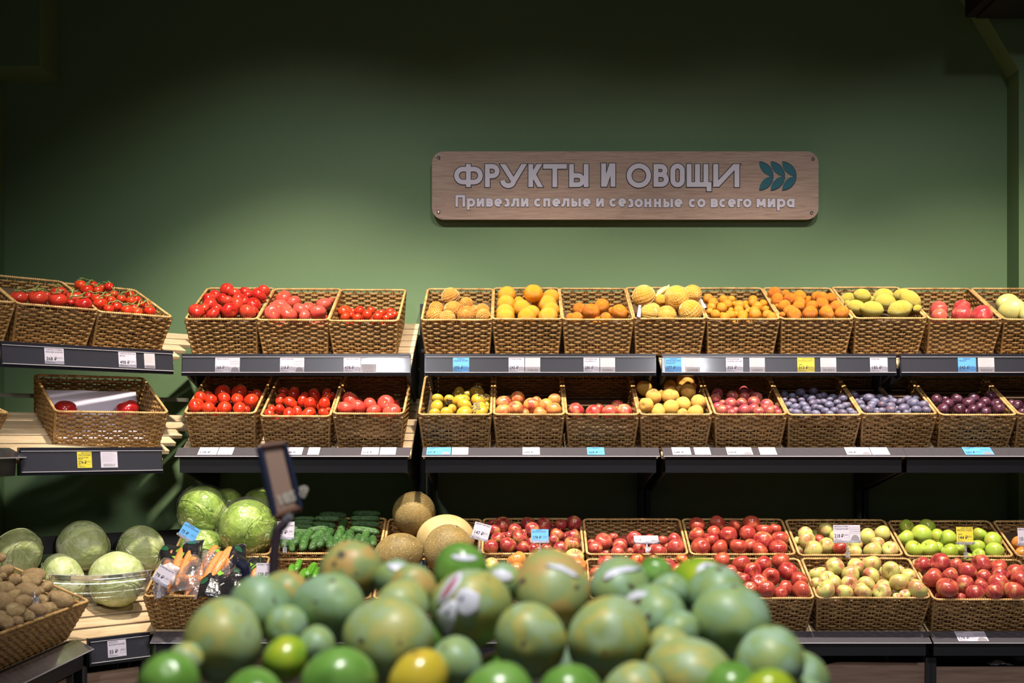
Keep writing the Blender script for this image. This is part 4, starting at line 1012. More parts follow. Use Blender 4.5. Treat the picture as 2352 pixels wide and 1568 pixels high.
# lower deck, back row
fr_cab = back(398, 619, 'wicker basket of film-wrapped cabbages on the lowest shelf', 1273)
fr_cuc = back(636, 872, 'wicker basket of short cucumbers on the lowest shelf', 1271)
fr_mel = back(878, 1101, 'wicker basket of netted melons on the lowest shelf', 1273)
fr = back(1107, 1341, 'wicker basket of dark red apples beside the melons', 1272)
pile(fr, 'appledark', [(225,230,42),(335,250,90),(465,305,70),(600,240,78),(645,295,78),(770,255,80),(940,250,65),(1080,235,82),(255,310,62),(285,392,70),(400,360,45),(515,382,80),(905,360,80),(1065,372,78),(215,482,80),(392,462,88),(555,487,73),(640,430,50),(790,500,60),(865,410,65),(940,500,78),(1060,450,86),(560,330,35),(660,505,60)], VI, .012, -.0, 'dark apple basket beside the melons', 'dark red apples', 12, 41)
fr = back(1348, 1580, 'wicker basket half full of red apples, lowest shelf', 1273)
pile(fr, 'applered', [(1300,497,76),(1265,445,50),(1385,425,92),(1490,375,50),(1560,462,78),(1535,542,78),(1410,545,35),(1705,395,82),(1665,525,40),(1755,502,72),(1820,410,45),(1870,400,55),(2000,412,55),(1960,525,85),(2130,402,72),(2055,482,45),(2160,487,90)], VI, -.02, -.02, 'half full red apple basket', 'red apples', 9, 42)
fr = back(1587, 1827, 'wicker basket heaped with bright red apples, back row', 1273)
pile(fr, 'applebright', [(120,165,55),(120,235,55),(260,155,55),(235,215,45),(375,170,42),(490,160,62),(335,235,60),(465,220,55),(580,205,55),(655,190,40),(220,265,50),(150,312,65),(275,322,58),(405,312,60),(480,305,50),(570,278,70),(685,262,60),(675,328,62),(555,343,55)], VJ, .015, .02, 'back bright red apple basket', 'bright red apples', 10, 43)
fr = back(1836, 2074, 'wicker basket of yellow-green apples under the 218 rouble tag', 1275)
pile(fr, 'applegold', [(860,225,50),(870,268,60),(1000,200,52),(955,270,40),(1070,250,50),(790,275,35),(915,337,65),(1005,312,60),(1095,322,50),(1285,245,58),(1385,225,58),(1205,300,45),(1355,290,45),(1195,350,50),(1320,342,62),(1440,332,57),(820,335,35)], VJ, -.0, -.0, 'back yellow-green apple basket', 'yellow-green apples', 9, 44, kinds={3: 'applebright', 8: 'applebright'})
fr = back(2084, 2328, 'wicker basket of green apples under the yellow 144 rouble tag', 1278)
pile(fr, 'applegreen', [(1550,180,52),(1690,180,58),(1530,255,58),(1650,232,72),(1760,240,50),(1835,255,58),(2050,230,50),(1590,330,62),(1705,325,62),(1765,320,40),(1845,347,58),(1915,325,40),(2035,312,50),(2140,275,65),(2150,345,62),(2045,372,45)], VJ, .005, .0, 'green apple basket', 'green apples', 9, 45)
fr = back(2338, 2574, 'wicker basket of mixed apples cut off at the picture edge, back row', 1278)
pile(fr, 'applemix', [(2330,292,60),(2330,362,50),(2450,300,60),(2560,340,60),(2440,370,55)], VJ, .0, .0, 'last back apple basket', 'edge apples', 4, 46)
# lower deck, front row
fr_car = front(330, 590, 'wicker basket of bagged carrots on the lowest shelf', 1369)
fr_cu2 = front(597, 850, 'wicker basket of long smooth cucumbers behind the mangoes', 1375)
fr_me2 = front(858, 1098, 'wicker basket in front of the melons, mostly hidden', 1375)
fr = front(1104, 1350, 'wicker basket of red and yellow apples behind the mangoes', 1375)
pile(fr, 'applemix', [(220,680,90),(350,722,60),(245,735,50),(485,625,105),(480,738,100),(680,632,92),(890,590,85),(1080,592,100),(1130,682,90),(800,720,80),(960,720,80),(640,740,70)], VI, .01, .02, 'front mixed apple basket', 'mixed apples', 4, 51, kinds={0: 'applegold', 2: 'applegold', 7: 'applegold'})
fr = front(1356, 1606, 'wicker basket of streaked red apples partly behind the mangoes', 1375)
pile(fr, 'applered', [(1410,648,88),(1570,662,75),(1735,627,88),(1910,632,85),(2060,668,70),(2200,622,70),(1320,742,78),(1470,718,65),(1300,832,70),(1660,715,60),(1800,720,75),(1960,735,75),(2150,730,80)], VI, .01, .0, 'front red apple basket behind mangoes', 'streaked red apples', 4, 52, kinds={5: 'applemix', 2: 'applemix', 7: 'applemix'})
fr = front(1614, 1870, 'wicker basket of bright red apples beside the yellow-green ones, front row', 1374)
pile(fr, 'applebright', [(290,408,58),(425,432,65),(350,482,45),(570,437,62),(690,412,60),(435,537,50),(500,482,60),(625,517,62),(740,482,65),(545,558,60),(820,542,60),(720,597,58),(595,608,62),(480,602,50),(695,638,50),(845,617,68),(200,470,60),(250,560,60),(340,600,60)], VJ, .02, .03, 'front bright red apple basket', 'front bright apples', 12, 53)
fr = front(1877, 2137, 'wicker basket of yellow-green apples in the front row', 1373)
pile(fr, 'applegold', [(925,505,50),(925,560,40),(1060,452,65),(1010,532,55),(1045,562,60),(1005,617,65),(1205,447,55),(1170,502,60),(1160,567,60),(1310,432,65),(1310,512,60),(1275,572,60),(1445,472,60),(1410,542,45),(1505,477,35),(1500,557,65),(1565,517,55),(1395,592,58),(1255,622,62),(1385,627,65),(1130,632,60),(1625,607,70),(1540,642,40),(1485,657,30)], VJ, .02, .02, 'front yellow-green apple basket', 'front yellow-green apples', 14, 54)
fr = front(2145, 2405, 'wicker basket heaped with red apples at the picture edge, front row', 1377)
pile(fr, 'applered', [(1655,437,55),(1780,427,70),(1885,437,50),(1720,527,68),(1845,512,58),(1965,482,65),(2060,437,70),(2180,452,55),(1945,572,65),(2075,517,50),(2060,577,50),(2190,507,62),(2290,492,60),(2180,562,70),(2330,542,65),(1830,602,75),(1725,612,45),(2020,637,65),(2150,622,65),(2285,622,70),(1780,662,40),(1915,667,40),(2400,480,60),(2430,600,65)], VJ, .02, .02, 'heaped red apple basket at the edge', 'edge red apples', 14, 55)

# net bags over citrus: a diamond mesh of fine threads around each group
M_['net'] = simple('net_thread', (.80, .42, .10), .35, spec=.8)
M_['netw'] = simple('net_thread_pale', (.80, .62, .25), .35, spec=.8)
nl = ['fine orange net holding the topmost mandarins', 'fine orange net around the two mandarins by the basket corner', 'fine orange net around the mandarins beside the oranges',
      'fine net around the three big grapefruit nearest the small mandarins', 'fine net around the grapefruit nearest the few mandarins']
for ni, (fr, L, ids, _) in enumerate(NETS):
    mb = MB()
    for i in ids:
        if i >= len(L): continue
        c, r = L[i][0], L[i][1]*1.015
        others = [(L[j][0], L[j][1]) for j in ids if j != i and j < len(L)]
        axis = Matrix.Rotation(.6*i, 3, 'X') @ Matrix.Rotation(.4+i, 3, 'Y')
        for sgn_ in (1, -1):
            for k in range(15):
                pts = []
                for q in range(23):
                    t = pi*(.06+.88*q/22); ph = sgn_*(t*1.15)+2*pi*k/15
                    pts.append(c+axis @ Vector((sin(t)*cos(ph), sin(t)*sin(ph), cos(t)))*r)
                run = []
                for p in pts+[None]:
                    ok = p is not None and not any((p-o).length < rr_*.98 for o, rr_ in others)
                    if ok: run.append(p)
                    else:
                        if len(run) > 2: mb.tube(run, .00055, 3, cap=False)
                        run = []
    o = mb.build('net_bag', M_['net'] if ni < 3 else M_['netw']); o.matrix_world = fr.M; tag(o, nl[ni], 'net bag', 'citrus net bags')
# net labels and tail on the grapefruit
def quadsheet(name, pts, mat, label, cat, n=8, amp=.006, seed=0, thick=.0006):
    a, b, c, d = [Vector(p) for p in pts]; nn = (b-a).cross(d-a).normalized(); vv = []; ff = []
    for i in range(n+1):
        for j in range(n+1):
            u, v = i/n, j/n; p = a*(1-u)*(1-v)+b*u*(1-v)+c*u*v+d*(1-u)*v
            vv.append(p+nn*amp*N3(u*2.3+seed, v*2.3, seed*.7))
    for i in range(n):
        for j in range(n): q = i*(n+1)+j; ff.append((q, q+1, q+n+2, q+n+1))
    cen = sum(vv, Vector())/len(vv)
    o = link(name, mesh(name, [p-cen for p in vv], ff, True), mat); o.location = cen; md = o.modifiers.new('s', 'SOLIDIFY'); md.thickness = thick
    return tag(o, label, cat)
quadsheet('net_label', [P(1462, 728, 5.40), P(1471, 731, 5.40), P(1473, 702, 5.41), P(1467, 700, 5.41)], M_['paper'], 'white folded net label beside the few mandarins', 'label', amp=.01)
quadsheet('net_label', [P(1607, 682, 5.50), P(1615, 708, 5.45), P(1623, 706, 5.45), P(1611, 688, 5.50)], M_['paper'], 'white folded net label beside the small mandarins', 'label', amp=.01, seed=3)
mb = MB().tube([P(1507, 682, 5.60), P(1516, 671, 5.62), P(1527, 664, 5.63), P(1536, 659, 5.65), P(1536, 653, 5.65)], [.006, .014, .013, .007, .001], 8)
tag(mb.build('net_tail', M_['netw'], smooth=True), 'twisted yellow end of the net standing behind the grapefruit', 'net')

# corner rack baskets ------------------------------------------------
def mkc(px0, px1, zr, M, lipoff, D, H, tilt, label, rz=None):
    """on a rotated unit: rim corners seen at columns px0, px1"""
    a, b = x_at(M, px0, lipoff), x_at(M, px1, lipoff)
    rzz = atan2(M[1][0], M[0][0])
    p = M @ Vector(((a+b)/2, lipoff, 0))
    fr = Frame(p.x, p.y, zr, rzz, tilt, b-a-.003, D, H); fr.root = basket(fr, label); return fr
Mt = U['tc'][0]
fr1 = mkc(40, 225, 1.787, Mt, .02, .35, .17, T24, 'wicker basket of large vine tomatoes on the upper corner shelf')
fr2 = mkc(226, 396, 1.781, Mt, .02, .35, .17, T24, 'wicker basket of small vine tomatoes on the upper corner shelf')
fr0 = mkc(-190, 36, 1.79, Mt, .02, .35, .17, T24, 'wicker basket cut off by the picture edge, upper corner shelf')
def truss(fr, L, ids, hub, r_main, label, kd='cherry'):
    root = empty('tomato_truss', fr.M @ Matrix.Translation(L[ids[0]][0])); tag(root, label, 'tomatoes on vine', 'vine tomato trusses')
    inv_ = root.matrix_world.inverted(); rnd = random.Random(ids[0]*7+len(ids))
    cen = [fr.M @ L[i][0] for i in ids]; rs = [L[i][1] for i in ids]
    up = Vector((0, -.35, .94))
    main = [c+up*r*1.15 for c, r in zip(cen, rs)]
    order = sorted(range(len(ids)), key=lambda k: cen[k].x)
    path = [main[k] for k in order]
    mb = MB()
    sm = []
    for a, b in zip(path, path[1:]):
        for q in range(4): sm.append(a.lerp(b, q/4)+Vector((0, 0, .003*sin(q*1.7))))
    sm.append(path[-1]); sm.append(path[-1]+Vector((.012, 0, .008)))
    mid_ = [(p+sum(path, Vector())/len(path))*.5 if False else p for p in sm]
    mb.tube([inv_ @ p for p in mid_], r_main, 5)
    for c, r, m in zip(cen, rs, main):
        mb.tube([inv_ @ (m+Vector((.002, 0, .001))), inv_ @ (c+up*r*.82)], r_main*.75, 5)
        mat3 = up.to_track_quat('Z', 'Y').to_matrix()
        for k in range(5):
            a = 2*pi*k/5+rnd.random(); u = mat3 @ Vector((cos(a), sin(a), 0)); v = mat3 @ Vector((-sin(a), cos(a), 0)); b = c+up*r*.84
            rr_ = r*(.55+.3*rnd.random()); w_ = r*.075
            mb.add([inv_ @ q for q in (b, b+u*rr_*.5+v*w_+up*r*.03, b+u*rr_+up*r*.10, b+u*rr_*.5-v*w_+up*r*.03)], [(0, 1, 2, 3)])
    mb.build('vine_stem', M_['vine'], root, smooth=False)
    for k, i in enumerate(ids):
        m = rnd.choice(KINDS_[kd]['meshes']); o = link('tomato', m, None, root)
        o.matrix_local = inv_ @ (Matrix.Translation(cen[k]) @ up.to_track_quat('Z', 'Y').to_matrix().to_4x4() @ Matrix.Rotation(rnd.random()*6, 4, 'Z') @ Matrix.Scale(rs[k], 4))
big = [(210,512,98),(300,490,55),(425,515,112),(520,480,50),(660,455,90),(650,545,112),(800,560,50),(845,515,95),(940,585,100),(760,480,45)]
L1 = solve(fr1, big, .0, -.02, V0); relax(fr1, L1, 40, .95)
truss(fr1, L1, [0, 2, 1, 3], None, .0028, 'vine of large red tomatoes nearest the picture edge', 'tomdark')
truss(fr1, L1, [5, 4, 9], None, .0028, 'vine of large red tomatoes in the middle of its basket', 'tomdark')
truss(fr1, L1, [8, 7, 6], None, .0028, 'vine of large red tomatoes against the small vine tomatoes', 'tomdark')
sml = [(905,370,70,.02),(975,425,72),(1050,365,50),(1100,430,60),(1150,400,48),(1225,385,56,.02),(1285,470,50),(1090,530,70),(1130,580,80),(1200,500,50),(1245,540,60),(1365,525,55),(1465,480,55),(1475,550,60),(1540,530,50),(1225,640,60),(1310,610,65),(1430,655,70),(1510,630,55),(1550,675,60),(1590,580,45),(1655,600,60),(1685,665,70),(1000,490,50)]
L2 = solve(fr2, sml, .008, .0, V0); relax(fr2, L2, 40, .95)
for k, (ids, lb) in enumerate([([0, 1, 2, 3], 'vine of small tomatoes highest in its basket'), ([4, 5, 6], 'vine of small tomatoes touching the green wall side'), ([7, 8, 9, 10, 23], 'vine of small tomatoes against the large vine tomatoes'), ([11, 12, 13, 14], 'vine of small tomatoes in the basket centre'), ([15, 16, 17, 18], 'vine of small tomatoes along the front rim'), ([19, 20, 21, 22], 'vine of small tomatoes in the corner by the slats')]):
    truss(fr2, L2, ids, None, .0019, lb, 'cherry')
for fr_, LL in ((fr1, L1), (fr2, L2)):
    zz = min(a[0].z-a[1] for a in LL)-.002; inn = TP*(-zz/fr_.H)+.006
    o = MB().box((-fr_.W/2+inn, inn, zz-.003), (fr_.W/2-inn, fr_.D-inn, zz)).build('liner', M_['liner'], None); o.parent = fr_.root; o.matrix_world = fr_.M
# middle corner: one wide basket turned a little
Wm = .445; ph = radians(34)
R0 = Vector((-1.40, 5.21)); cxy = R0-Vector((cos(ph), sin(ph)))*Wm/2
frm = Frame(cxy.x, cxy.y, 1.377, ph, radians(26), Wm, .355, .175); frm.root = basket(frm, 'wide wicker basket with two crimson tomatoes on white paper, middle corner shelf')
pile(frm, 'tomold', [(735,490,128),(1430,490,135)], V1, -.07, .0, 'wide corner basket on white paper', 'crimson tomatoes', 0, 61, liner=False)
o = MB().box((-.17, .05, -.128), (.17, .30, -.126)); 
pv = []
for i in range(13):
    for j in range(9):
        u, v = i/12, j/8
        pv.append((-.185+.37*u, .04+.27*v, -.150+.105*max(0, (v-.60)/.40)+.003*N3(u*4, v*4, 1)))
ff = [(i*9+j, i*9+j+1, (i+1)*9+j+1, (i+1)*9+j) for i in range(12) for j in range(8)]
o = link('paper_sheet', mesh('paper_sheet', pv, ff, True), simple('liner_paper', (.62, .58, .72), .7)); o.matrix_world = frm.M; tag(o, 'white paper sheet under the two crimson tomatoes', 'paper')
md = o.modifiers.new('s', 'SOLIDIFY'); md.thickness = .0006
# side run: a fragment of a basket on the middle shelf, potatoes on the deck
frs = Frame(-1.875, 4.555, 1.365, pi/2, T24, .42, .40, .17); frs.root = basket(frs, 'wicker basket corner showing at the picture edge, middle side shelf')
frp = Frame(-1.585, 4.365, .664, pi/2, T24, .85, .31, .165); frp.root = basket(frp, 'long wicker basket of potatoes against the side wall')
pot = [(0,605,45),(45,700,52),(15,750,40),(115,775,52),(255,745,75),(220,795,80),(45,840,68),(215,860,82),(362,825,50),(25,930,82),(180,940,68),(330,925,50),(425,905,62),(510,945,76),(110,1010,78),(215,1050,55),(410,1020,72),(75,1120,82),(295,1000,55),(10,1040,38),(310,860,40),(110,890,50),(-60,800,70),(-70,980,80),(-90,1100,80),(250,1120,40),(160,1100,45)]
pile(frp, 'potato', pot, VL, .022, .0, 'long side basket', 'loose potatoes', 16, 62)
# ------------------------------------------------------------------ cabbages
def cab_mat(name, base, hi, dark):
    m, nt, b = new_mat(name); v, rnd, oc = objvec(nt)
    uv = node(nt, 'ShaderNodeUVMap'); sx = node(nt, 'ShaderNodeSeparateXYZ', Vector=uv.outputs[0])
    n0 = node(nt, 'ShaderNodeTexNoise', Vector=v, Scale=2.2, Detail=4.0)
    c = ramp(nt, n0.outputs[0], [(.3, dark), (.52, base), (.75, hi)])
    wob = node(nt, 'ShaderNodeTexNoise', Vector=v, Scale=3.0, Detail=2.0)
    du = node(nt, 'ShaderNodeMath', {'operation': 'SUBTRACT'}, i0=sx.outputs[0], i1=.5)
    wd = node(nt, 'ShaderNodeMath', {'operation': 'MULTIPLY_ADD'}, i0=wob.outputs[0], i1=.22, i2=-.11)
    du = node(nt, 'ShaderNodeMath', {'operation': 'ADD'}, i0=du.outputs[0], i1=wd.outputs[0])
    ab = node(nt, 'ShaderNodeMath', {'operation': 'ABSOLUTE'}, i0=du.outputs[0])
    rib = ramp(nt, ab.outputs[0], [(.0, (1, 1, 1)), (.025, (.7, .7, .7)), (.05, (0, 0, 0))])
    k = node(nt, 'ShaderNodeMath', {'operation': 'MULTIPLY_ADD'}, i0=ab.outputs[0], i1=-1.7, i2=sx.outputs[1])
    k2 = node(nt, 'ShaderNodeMath', {'operation': 'MULTIPLY'}, i0=k.outputs[0], i1=13.0)
    si = node(nt, 'ShaderNodeMath', {'operation': 'SINE'}, i0=k2.outputs[0])
    vein = ramp(nt, si.outputs[0], [(.72, (0, 0, 0)), (1.0, (.45, .45, .45))])
    f = mixc(nt, 1.0, rib, vein, 'LIGHTEN'); c = mixc(nt, f, c, hi)
    nt.links.new(c, b.inputs['Base Color']); b.inputs['Roughness'].default_value = .42; b.inputs['Specular IOR Level'].default_value = .4
    bp = node(nt, 'ShaderNodeBump', Strength=.5, Distance=.004, Height=f)
    n4 = node(nt, 'ShaderNodeTexNoise', Vector=v, Scale=3.0, Detail=2.0); bp2 = node(nt, 'ShaderNodeBump', Strength=.22, Distance=.05, Height=n4.outputs[0], Normal=bp.outputs[0])
    nt.links.new(bp2.outputs[0], b.inputs['Normal']); return m
M_['cab'] = cab_mat('cabbage_leaf', (.50, .57, .26), (.70, .72, .46), (.42, .50, .18))
M_['cab2'] = cab_mat('cabbage_leaf_green', (.27, .38, .065), (.40, .50, .14), (.19, .31, .045))
def grid_mesh(name, fn, nu, nv, mat, uvs=True, thick=None):
    vv = []; ff = []; uv = []
    for i in range(nu+1):
        for j in range(nv+1): vv.append(fn(i/nu, j/nv))
    for i in range(nu):
        for j in range(nv): a = i*(nv+1)+j; ff.append((a, a+nv+1, a+nv+2, a+1))
    m = mesh(name, vv, ff, True, mat)
    if uvs:
        l = m.uv_layers.new(name='UVMap')
        for p in m.polygons:
            for li in p.loop_indices:
                vi = m.loops[li].vertex_index; l.data[li].uv = ((vi//(nv+1))/nu, (vi % (nv+1))/nv)
    return m
def cabbage(c, r, sq, R, label, mat='cab', wrapped=False, seed=1, group=None, name='cabbage'):
    root = empty(name, Matrix.Translation(c) @ R.to_4x4() @ Matrix.Scale(r, 4)); tag(root, label, 'cabbage', group)
    rnd = random.Random(seed)
    def shape(x, y, z, k=1.0):
        n = k*(1+.035*N3(x*1.3+seed, y*1.3, z*1.3))
        return Vector((x*n, y*n*sq[0], z*n*sq[1]))
    def body(u, v):
        t = pi*(.001+.998*v); p = 2*pi*u; return shape(sin(t)*cos(p), sin(t)*sin(p), cos(t), .955)
    m = grid_mesh('heart', lambda u, v: body(u, v), 32, 20, M_[mat]); link('heart', m, None, root)
    nl_ = 6
    for k in range(nl_):
        ax = Matrix.Rotation(2*pi*k/nl_+rnd.uniform(-.3, .3), 3, 'Z') @ Matrix.Rotation(rnd.uniform(.55, 1.05), 3, 'Y')
        wd = rnd.uniform(.85, 1.1); ln = rnd.uniform(1.25, 1.6); sd = seed*9+k; lift = .965+.012*(k % 4)
        def leaf(u, v):
            a = (u-.5)*2; e = a*a
            wv = (sin(pi*min(1, v*.94+.06))**.55)
            t = pi*.98-(v*ln*1.2); ph = a*wd*wv
            # leaf grows from the stalk over the head
            x = sin(t)*cos(ph*1.0); y = sin(ph)*(.35+.65*sin(t) if t > 0 else .4); z = cos(t)
            q = ax @ Vector((x, y, z)).normalized()
            edge = max(0, v-.84)/.16; ed2 = max(0, abs(a)-.84)/.16
            k_ = lift+.028*edge+.022*ed2+.012*N3(u*5+sd, v*5, sd)+.010*sin(a*9+sd)*edge
            return shape(q.x, q.y, q.z, k_)
        lm = grid_mesh('outer_leaf', leaf, 16, 18, M_[mat])
        o = link('outer_leaf', lm, None, root); md = o.modifiers.new('s', 'SOLIDIFY'); md.thickness = .012; md.offset = -1
    mb = MB().tube([(0, 0, -.88*sq[1]), (0, 0, -1.01*sq[1]), (0, 0, -1.02*sq[1])], [.17, .12, .09], 12); mb.build('stalk', simple('stalk', (.52, .58, .28), .6), root)
    if wrapped:
        def fl(u, v):
            t = pi*(.001+.998*v); p = 2*pi*u; x, y, z = sin(t)*cos(p), sin(t)*sin(p), cos(t)
            n = 1.045+.030*abs(N3(x*4+seed, y*4, z*4))+.03*max(0, z-.86)*8*abs(N3(p*2, 0, seed))
            return shape(x, y, z, n)+Vector((0, 0, .22*max(0, z-.93)*12*(.7+.5*N3(p*1.5, 1, 2))))
        link('wrap_film', grid_mesh('wrap_film', fl, 48, 30, M_['film'], False), None, root)
    return root
def look(dx, dy, dz, roll=0):
    """rotation that turns the stalk (-Z) towards the given direction"""
    return Vector((-dx, -dy, -dz)).to_track_quat('Z', 'Y').to_matrix() @ Matrix.Rotation(roll, 3, 'Z')
def at_deck(px, py, M, s, off):      # point over the corner deck: s metres up the slope, found by the picture row
    o, d = ray(px, py); I = (M @ Matrix.Translation((0, .03, -.04)) @ Matrix.Rotation(TILT, 4, 'X')).inverted()
    lo = I @ o; ld = I.to_3x3() @ d; t = (off-lo.z)/ld.z; return o+d*t
Mb_ = U['bc'][0]
def cabpos(px, py, rpx, base=True):
    # iterate so that the head rests on the slats
    off = .1
    for _ in range(8):
        p = at_deck(px, py, Mb_, 0, off); off = rpx*p.y/F*.93+.009
    return p, rpx*p.y/F
loose = [(189, 1252, 61, (1, .93), look(.2, 1, -.4, .5), 'tall pale cabbage at the back, middle of the loose heads', 3),
         (324, 1260, 57, (1, .90), look(-.05, -1, -.35, 1), 'loose cabbage with its cut stalk facing the aisle', 4),
         (267, 1328, 67, (1, .93), look(.35, -.7, -.75, 2), 'large whitish cabbage in front, nearest the carrots', 5),
         (146, 1330, 60, (1.1, .80), look(-.9, -.3, -.4, .2), 'flat green loose cabbage behind the potato basket', 6),
         (34, 1275, 62, (1.15, .82), look(1, -.4, -.3, .8), 'long pale cabbage cut off by the picture edge', 7)]
cabs = []
for px, py, rp, sq, R, lb, sd in loose:
    p, r = cabpos(px, py, rp); cabs.append([p, r, sq, R, lb, sd])
for _ in range(30):
    for i in range(len(cabs)):
        for j in range(i):
            d = cabs[i][0]-cabs[j][0]; m = (cabs[i][1]+cabs[j][1])*.93
            if d.length < m: k = d*((m-d.length)/d.length*.5); k.z = 0; cabs[i][0] = cabs[i][0]+k; cabs[j][0] = cabs[j][0]-k
for p, r, sq, R, lb, sd in cabs: cabbage(p, r, sq, R, lb, 'cab', False, sd, 'loose cabbages')
# wrapped heads in their basket
wr = [(466, 1169, 60, (.95, .92), look(-.4, -1, -.55, 0), 'film-wrapped cabbage at the top of its pile beside the blue 75 rouble tag', 11, 5.36),
      (567, 1212, 69, (1, .93), look(.8, -.5, -.3, 1), 'largest film-wrapped cabbage, bright green and shiny', 12, 5.27),
      (520, 1160, 42, (1, .9), look(1, .3, -.3, 2), 'shaded film-wrapped cabbage behind the topmost one', 13, 5.50),
      (600, 1166, 48, (1, .9), look(-1, .3, .3, 2), 'shaded film-wrapped cabbage behind the largest one', 14, 5.50),
      (462, 1258, 52, (1, .85), look(.3, -.5, .9, 1), 'film-wrapped cabbage low in the basket behind the carrot bags', 15, 5.30)]
for px, py, rp, sq, R, lb, sd, Y in wr: cabbage(P(px, py, Y), rp*Y/F, sq, R, lb, 'cab2', True, sd, 'film-wrapped cabbages')
# acrylic guard in front of the loose heads
gp = []
for i in range(19):
    u = i/18; px = 112+(348-112)*u; py = 1319+8*sin(pi*u)-10*u; gp.append(P(px, py, 4.78+.15*u))
vv = []
for p in gp: vv += [p, p+Vector((-.01, .01, -.095))]
o = link('acrylic_guard', mesh('acrylic_guard', [v-gp[0] for v in vv], [(2*i, 2*i+2, 2*i+3, 2*i+1) for i in range(18)], True), clearm('acrylic', .05, .03, .8, (.97, .98, .98), None, .015)); o.location = gp[0]
tag(o, 'clear acrylic guard strip in front of the loose cabbages', 'guard'); md = o.modifiers.new('s', 'SOLIDIFY'); md.thickness = .003
e = MB().tube([p-gp[0]+Vector((0, 0, .001)) for p in gp], .0010, 5).build('guard_edge', M_['edge'], o)

# ------------------------------------------------------------------ melons
def melon_mat(name, ground, net, sc=9, w=.06, st=1):
    m, nt, b = new_mat(name); v, rnd, oc = objvec(nt)
    n0 = node(nt, 'ShaderNodeTexNoise', Vector=v, Scale=1.4, Detail=3.0); c = ramp(nt, n0.outputs[0], [(.3, ground[0]), (.5, ground[1]), (.72, ground[2])])
    nd = node(nt, 'ShaderNodeTexNoise', Vector=v, Scale=5.0, Detail=2.0)
    vm = node(nt, 'ShaderNodeVectorMath', {'operation': 'MULTIPLY_ADD'}, i0=nd.outputs['Color'], i1=(.25, .25, .25), i2=node(nt, 'ShaderNodeMapping', Vector=v, Scale=(1, 1, 1.5)).outputs[0])
    f = None
    for s_ in (sc, sc*1.9):
        vo = node(nt, 'ShaderNodeTexVoronoi', {'feature': 'DISTANCE_TO_EDGE'}, Vector=vm.outputs[0], Scale=float(s_))
        r = ramp(nt, vo.outputs['Distance'], [(w*.35, (1, 1, 1)), (w, (0, 0, 0))]); f = r if f is None else mixc(nt, 1.0, f, r, 'LIGHTEN')
    fm = mixc(nt, st, (0, 0, 0), f); c = mixc(nt, fm, c, net)
    nt.links.new(c, b.inputs['Base Color']); b.inputs['Roughness'].default_value = .55
    bp = node(nt, 'ShaderNodeBump', Strength=.8*st, Distance=.03, Height=f); nt.links.new(bp.outputs[0], b.inputs['Normal']); return m
M_['melon'] = melon_mat('melon_rind', [(.15, .095, .025), (.25, .16, .035), (.36, .22, .04)], (.52, .41, .20), 6.5, .06)
M_['melon2'] = melon_mat('pale_melon_rind', [(.42, .30, .12), (.50, .37, .16), (.55, .43, .21)], (.58, .47, .26), 12, .05, .35)
def ovoid(seed, L=1.0, sy=1.0):
    def fn(t, p):
        x, y, z = sin(t)*cos(p), sin(t)*sin(p), cos(t); n = 1+.02*N3(x+seed, y, z)
        return (x*n, y*n*sy, z*n*L)
    return fn
mel = [(955, 1181, 50, 1.0, (.3, .1, 1), 'melon', 'round brown netted melon topmost in its basket', 5.40), (1020, 1234, 56, 1.2, (1, .1, .05), 'melon2', 'pale smooth oval melon beside the 147 rouble tag', 5.33),
       (1029, 1262, 56, 1.05, (.4, -.2, 1), 'melon', 'netted melon in front of the pale one', 5.13), (915, 1274, 50, 1.18, (1, -.1, .35), 'melon', 'netted melon lying nearest the cucumbers', 5.12)]
melL = []
for px, py, rp, L_, ax, mt, lb, Y in mel: melL.append([P(px, py, Y), rp*Y/F, L_, ax, mt, lb])
for _ in range(20):
    for i in range(4):
        for j in range(i):
            d = melL[i][0]-melL[j][0]; m = (melL[i][1]+melL[j][1])*.97
            if d.length < m: k = d*((m-d.length)/d.length*.5); melL[i][0] = melL[i][0]+k; melL[j][0] = melL[j][0]-k
for i, (p, r, L_, ax, mt, lb) in enumerate(melL):
    o = link('melon', ball(ovoid(i, L_), 40, 28, 'melon', M_[mt])); o.matrix_world = Matrix.Translation(p) @ Vector(ax).to_track_quat('Z', 'Y').to_matrix().to_4x4() @ Matrix.Scale(r, 4)
    tag(o, lb, 'melon', 'melons'); s = MB().tube([(0, 0, L_*.97), (0, 0, L_*1.02)], [.09, .07], 10).build('stem_scar', M_['calyx'], o)

# ------------------------------------------------------------------ cucumbers
M_['cuc'] = fruit('cucumber_skin', [(.35, (.022, .075, .016)), (.55, (.05, .14, .03)), (.75, (.13, .23, .06))], 1.2, .38, vary=((.02, .06, .02), .6), stretch=(1, 1, 3.4), pore=(5, .3, .05), spots=((.22, .32, .12), 8, .63, .06))
M_['cucs'] = fruit('smooth_cucumber_skin', [(.35, (.04, .16, .010)), (.55, (.09, .28, .02)), (.75, (.16, .38, .04))], 2.0, .25, vary=((.05, .18, .02), .4), stretch=(4, 4, .4), pore=(3, .3, .05), coat=.3)
def cuc_mesh(seed, mat, bumps=.05):
    def fn(t, p):
        z = -cos(t) if False else cos(t); s = abs(z)
        prof = (.9+.1*(1-s))*(1-max(0, (s-.5)/.5)**2.6)**.5 if s < 1 else 0
        x, y = cos(p)*prof, sin(p)*prof
        n = 1+bumps*N3(x*2.2+seed, y*2.2, z*9)*1.6
        return (x*n+.10*(1-z*z)*1.0*0, y*n, z)
    return ball(fn, 18, 26, 'cucumber', mat)
cm = [cuc_mesh(i, M_['cuc'], .06) for i in range(3)]; cms = [cuc_mesh(i+7, M_['cucs'], .01) for i in range(2)]
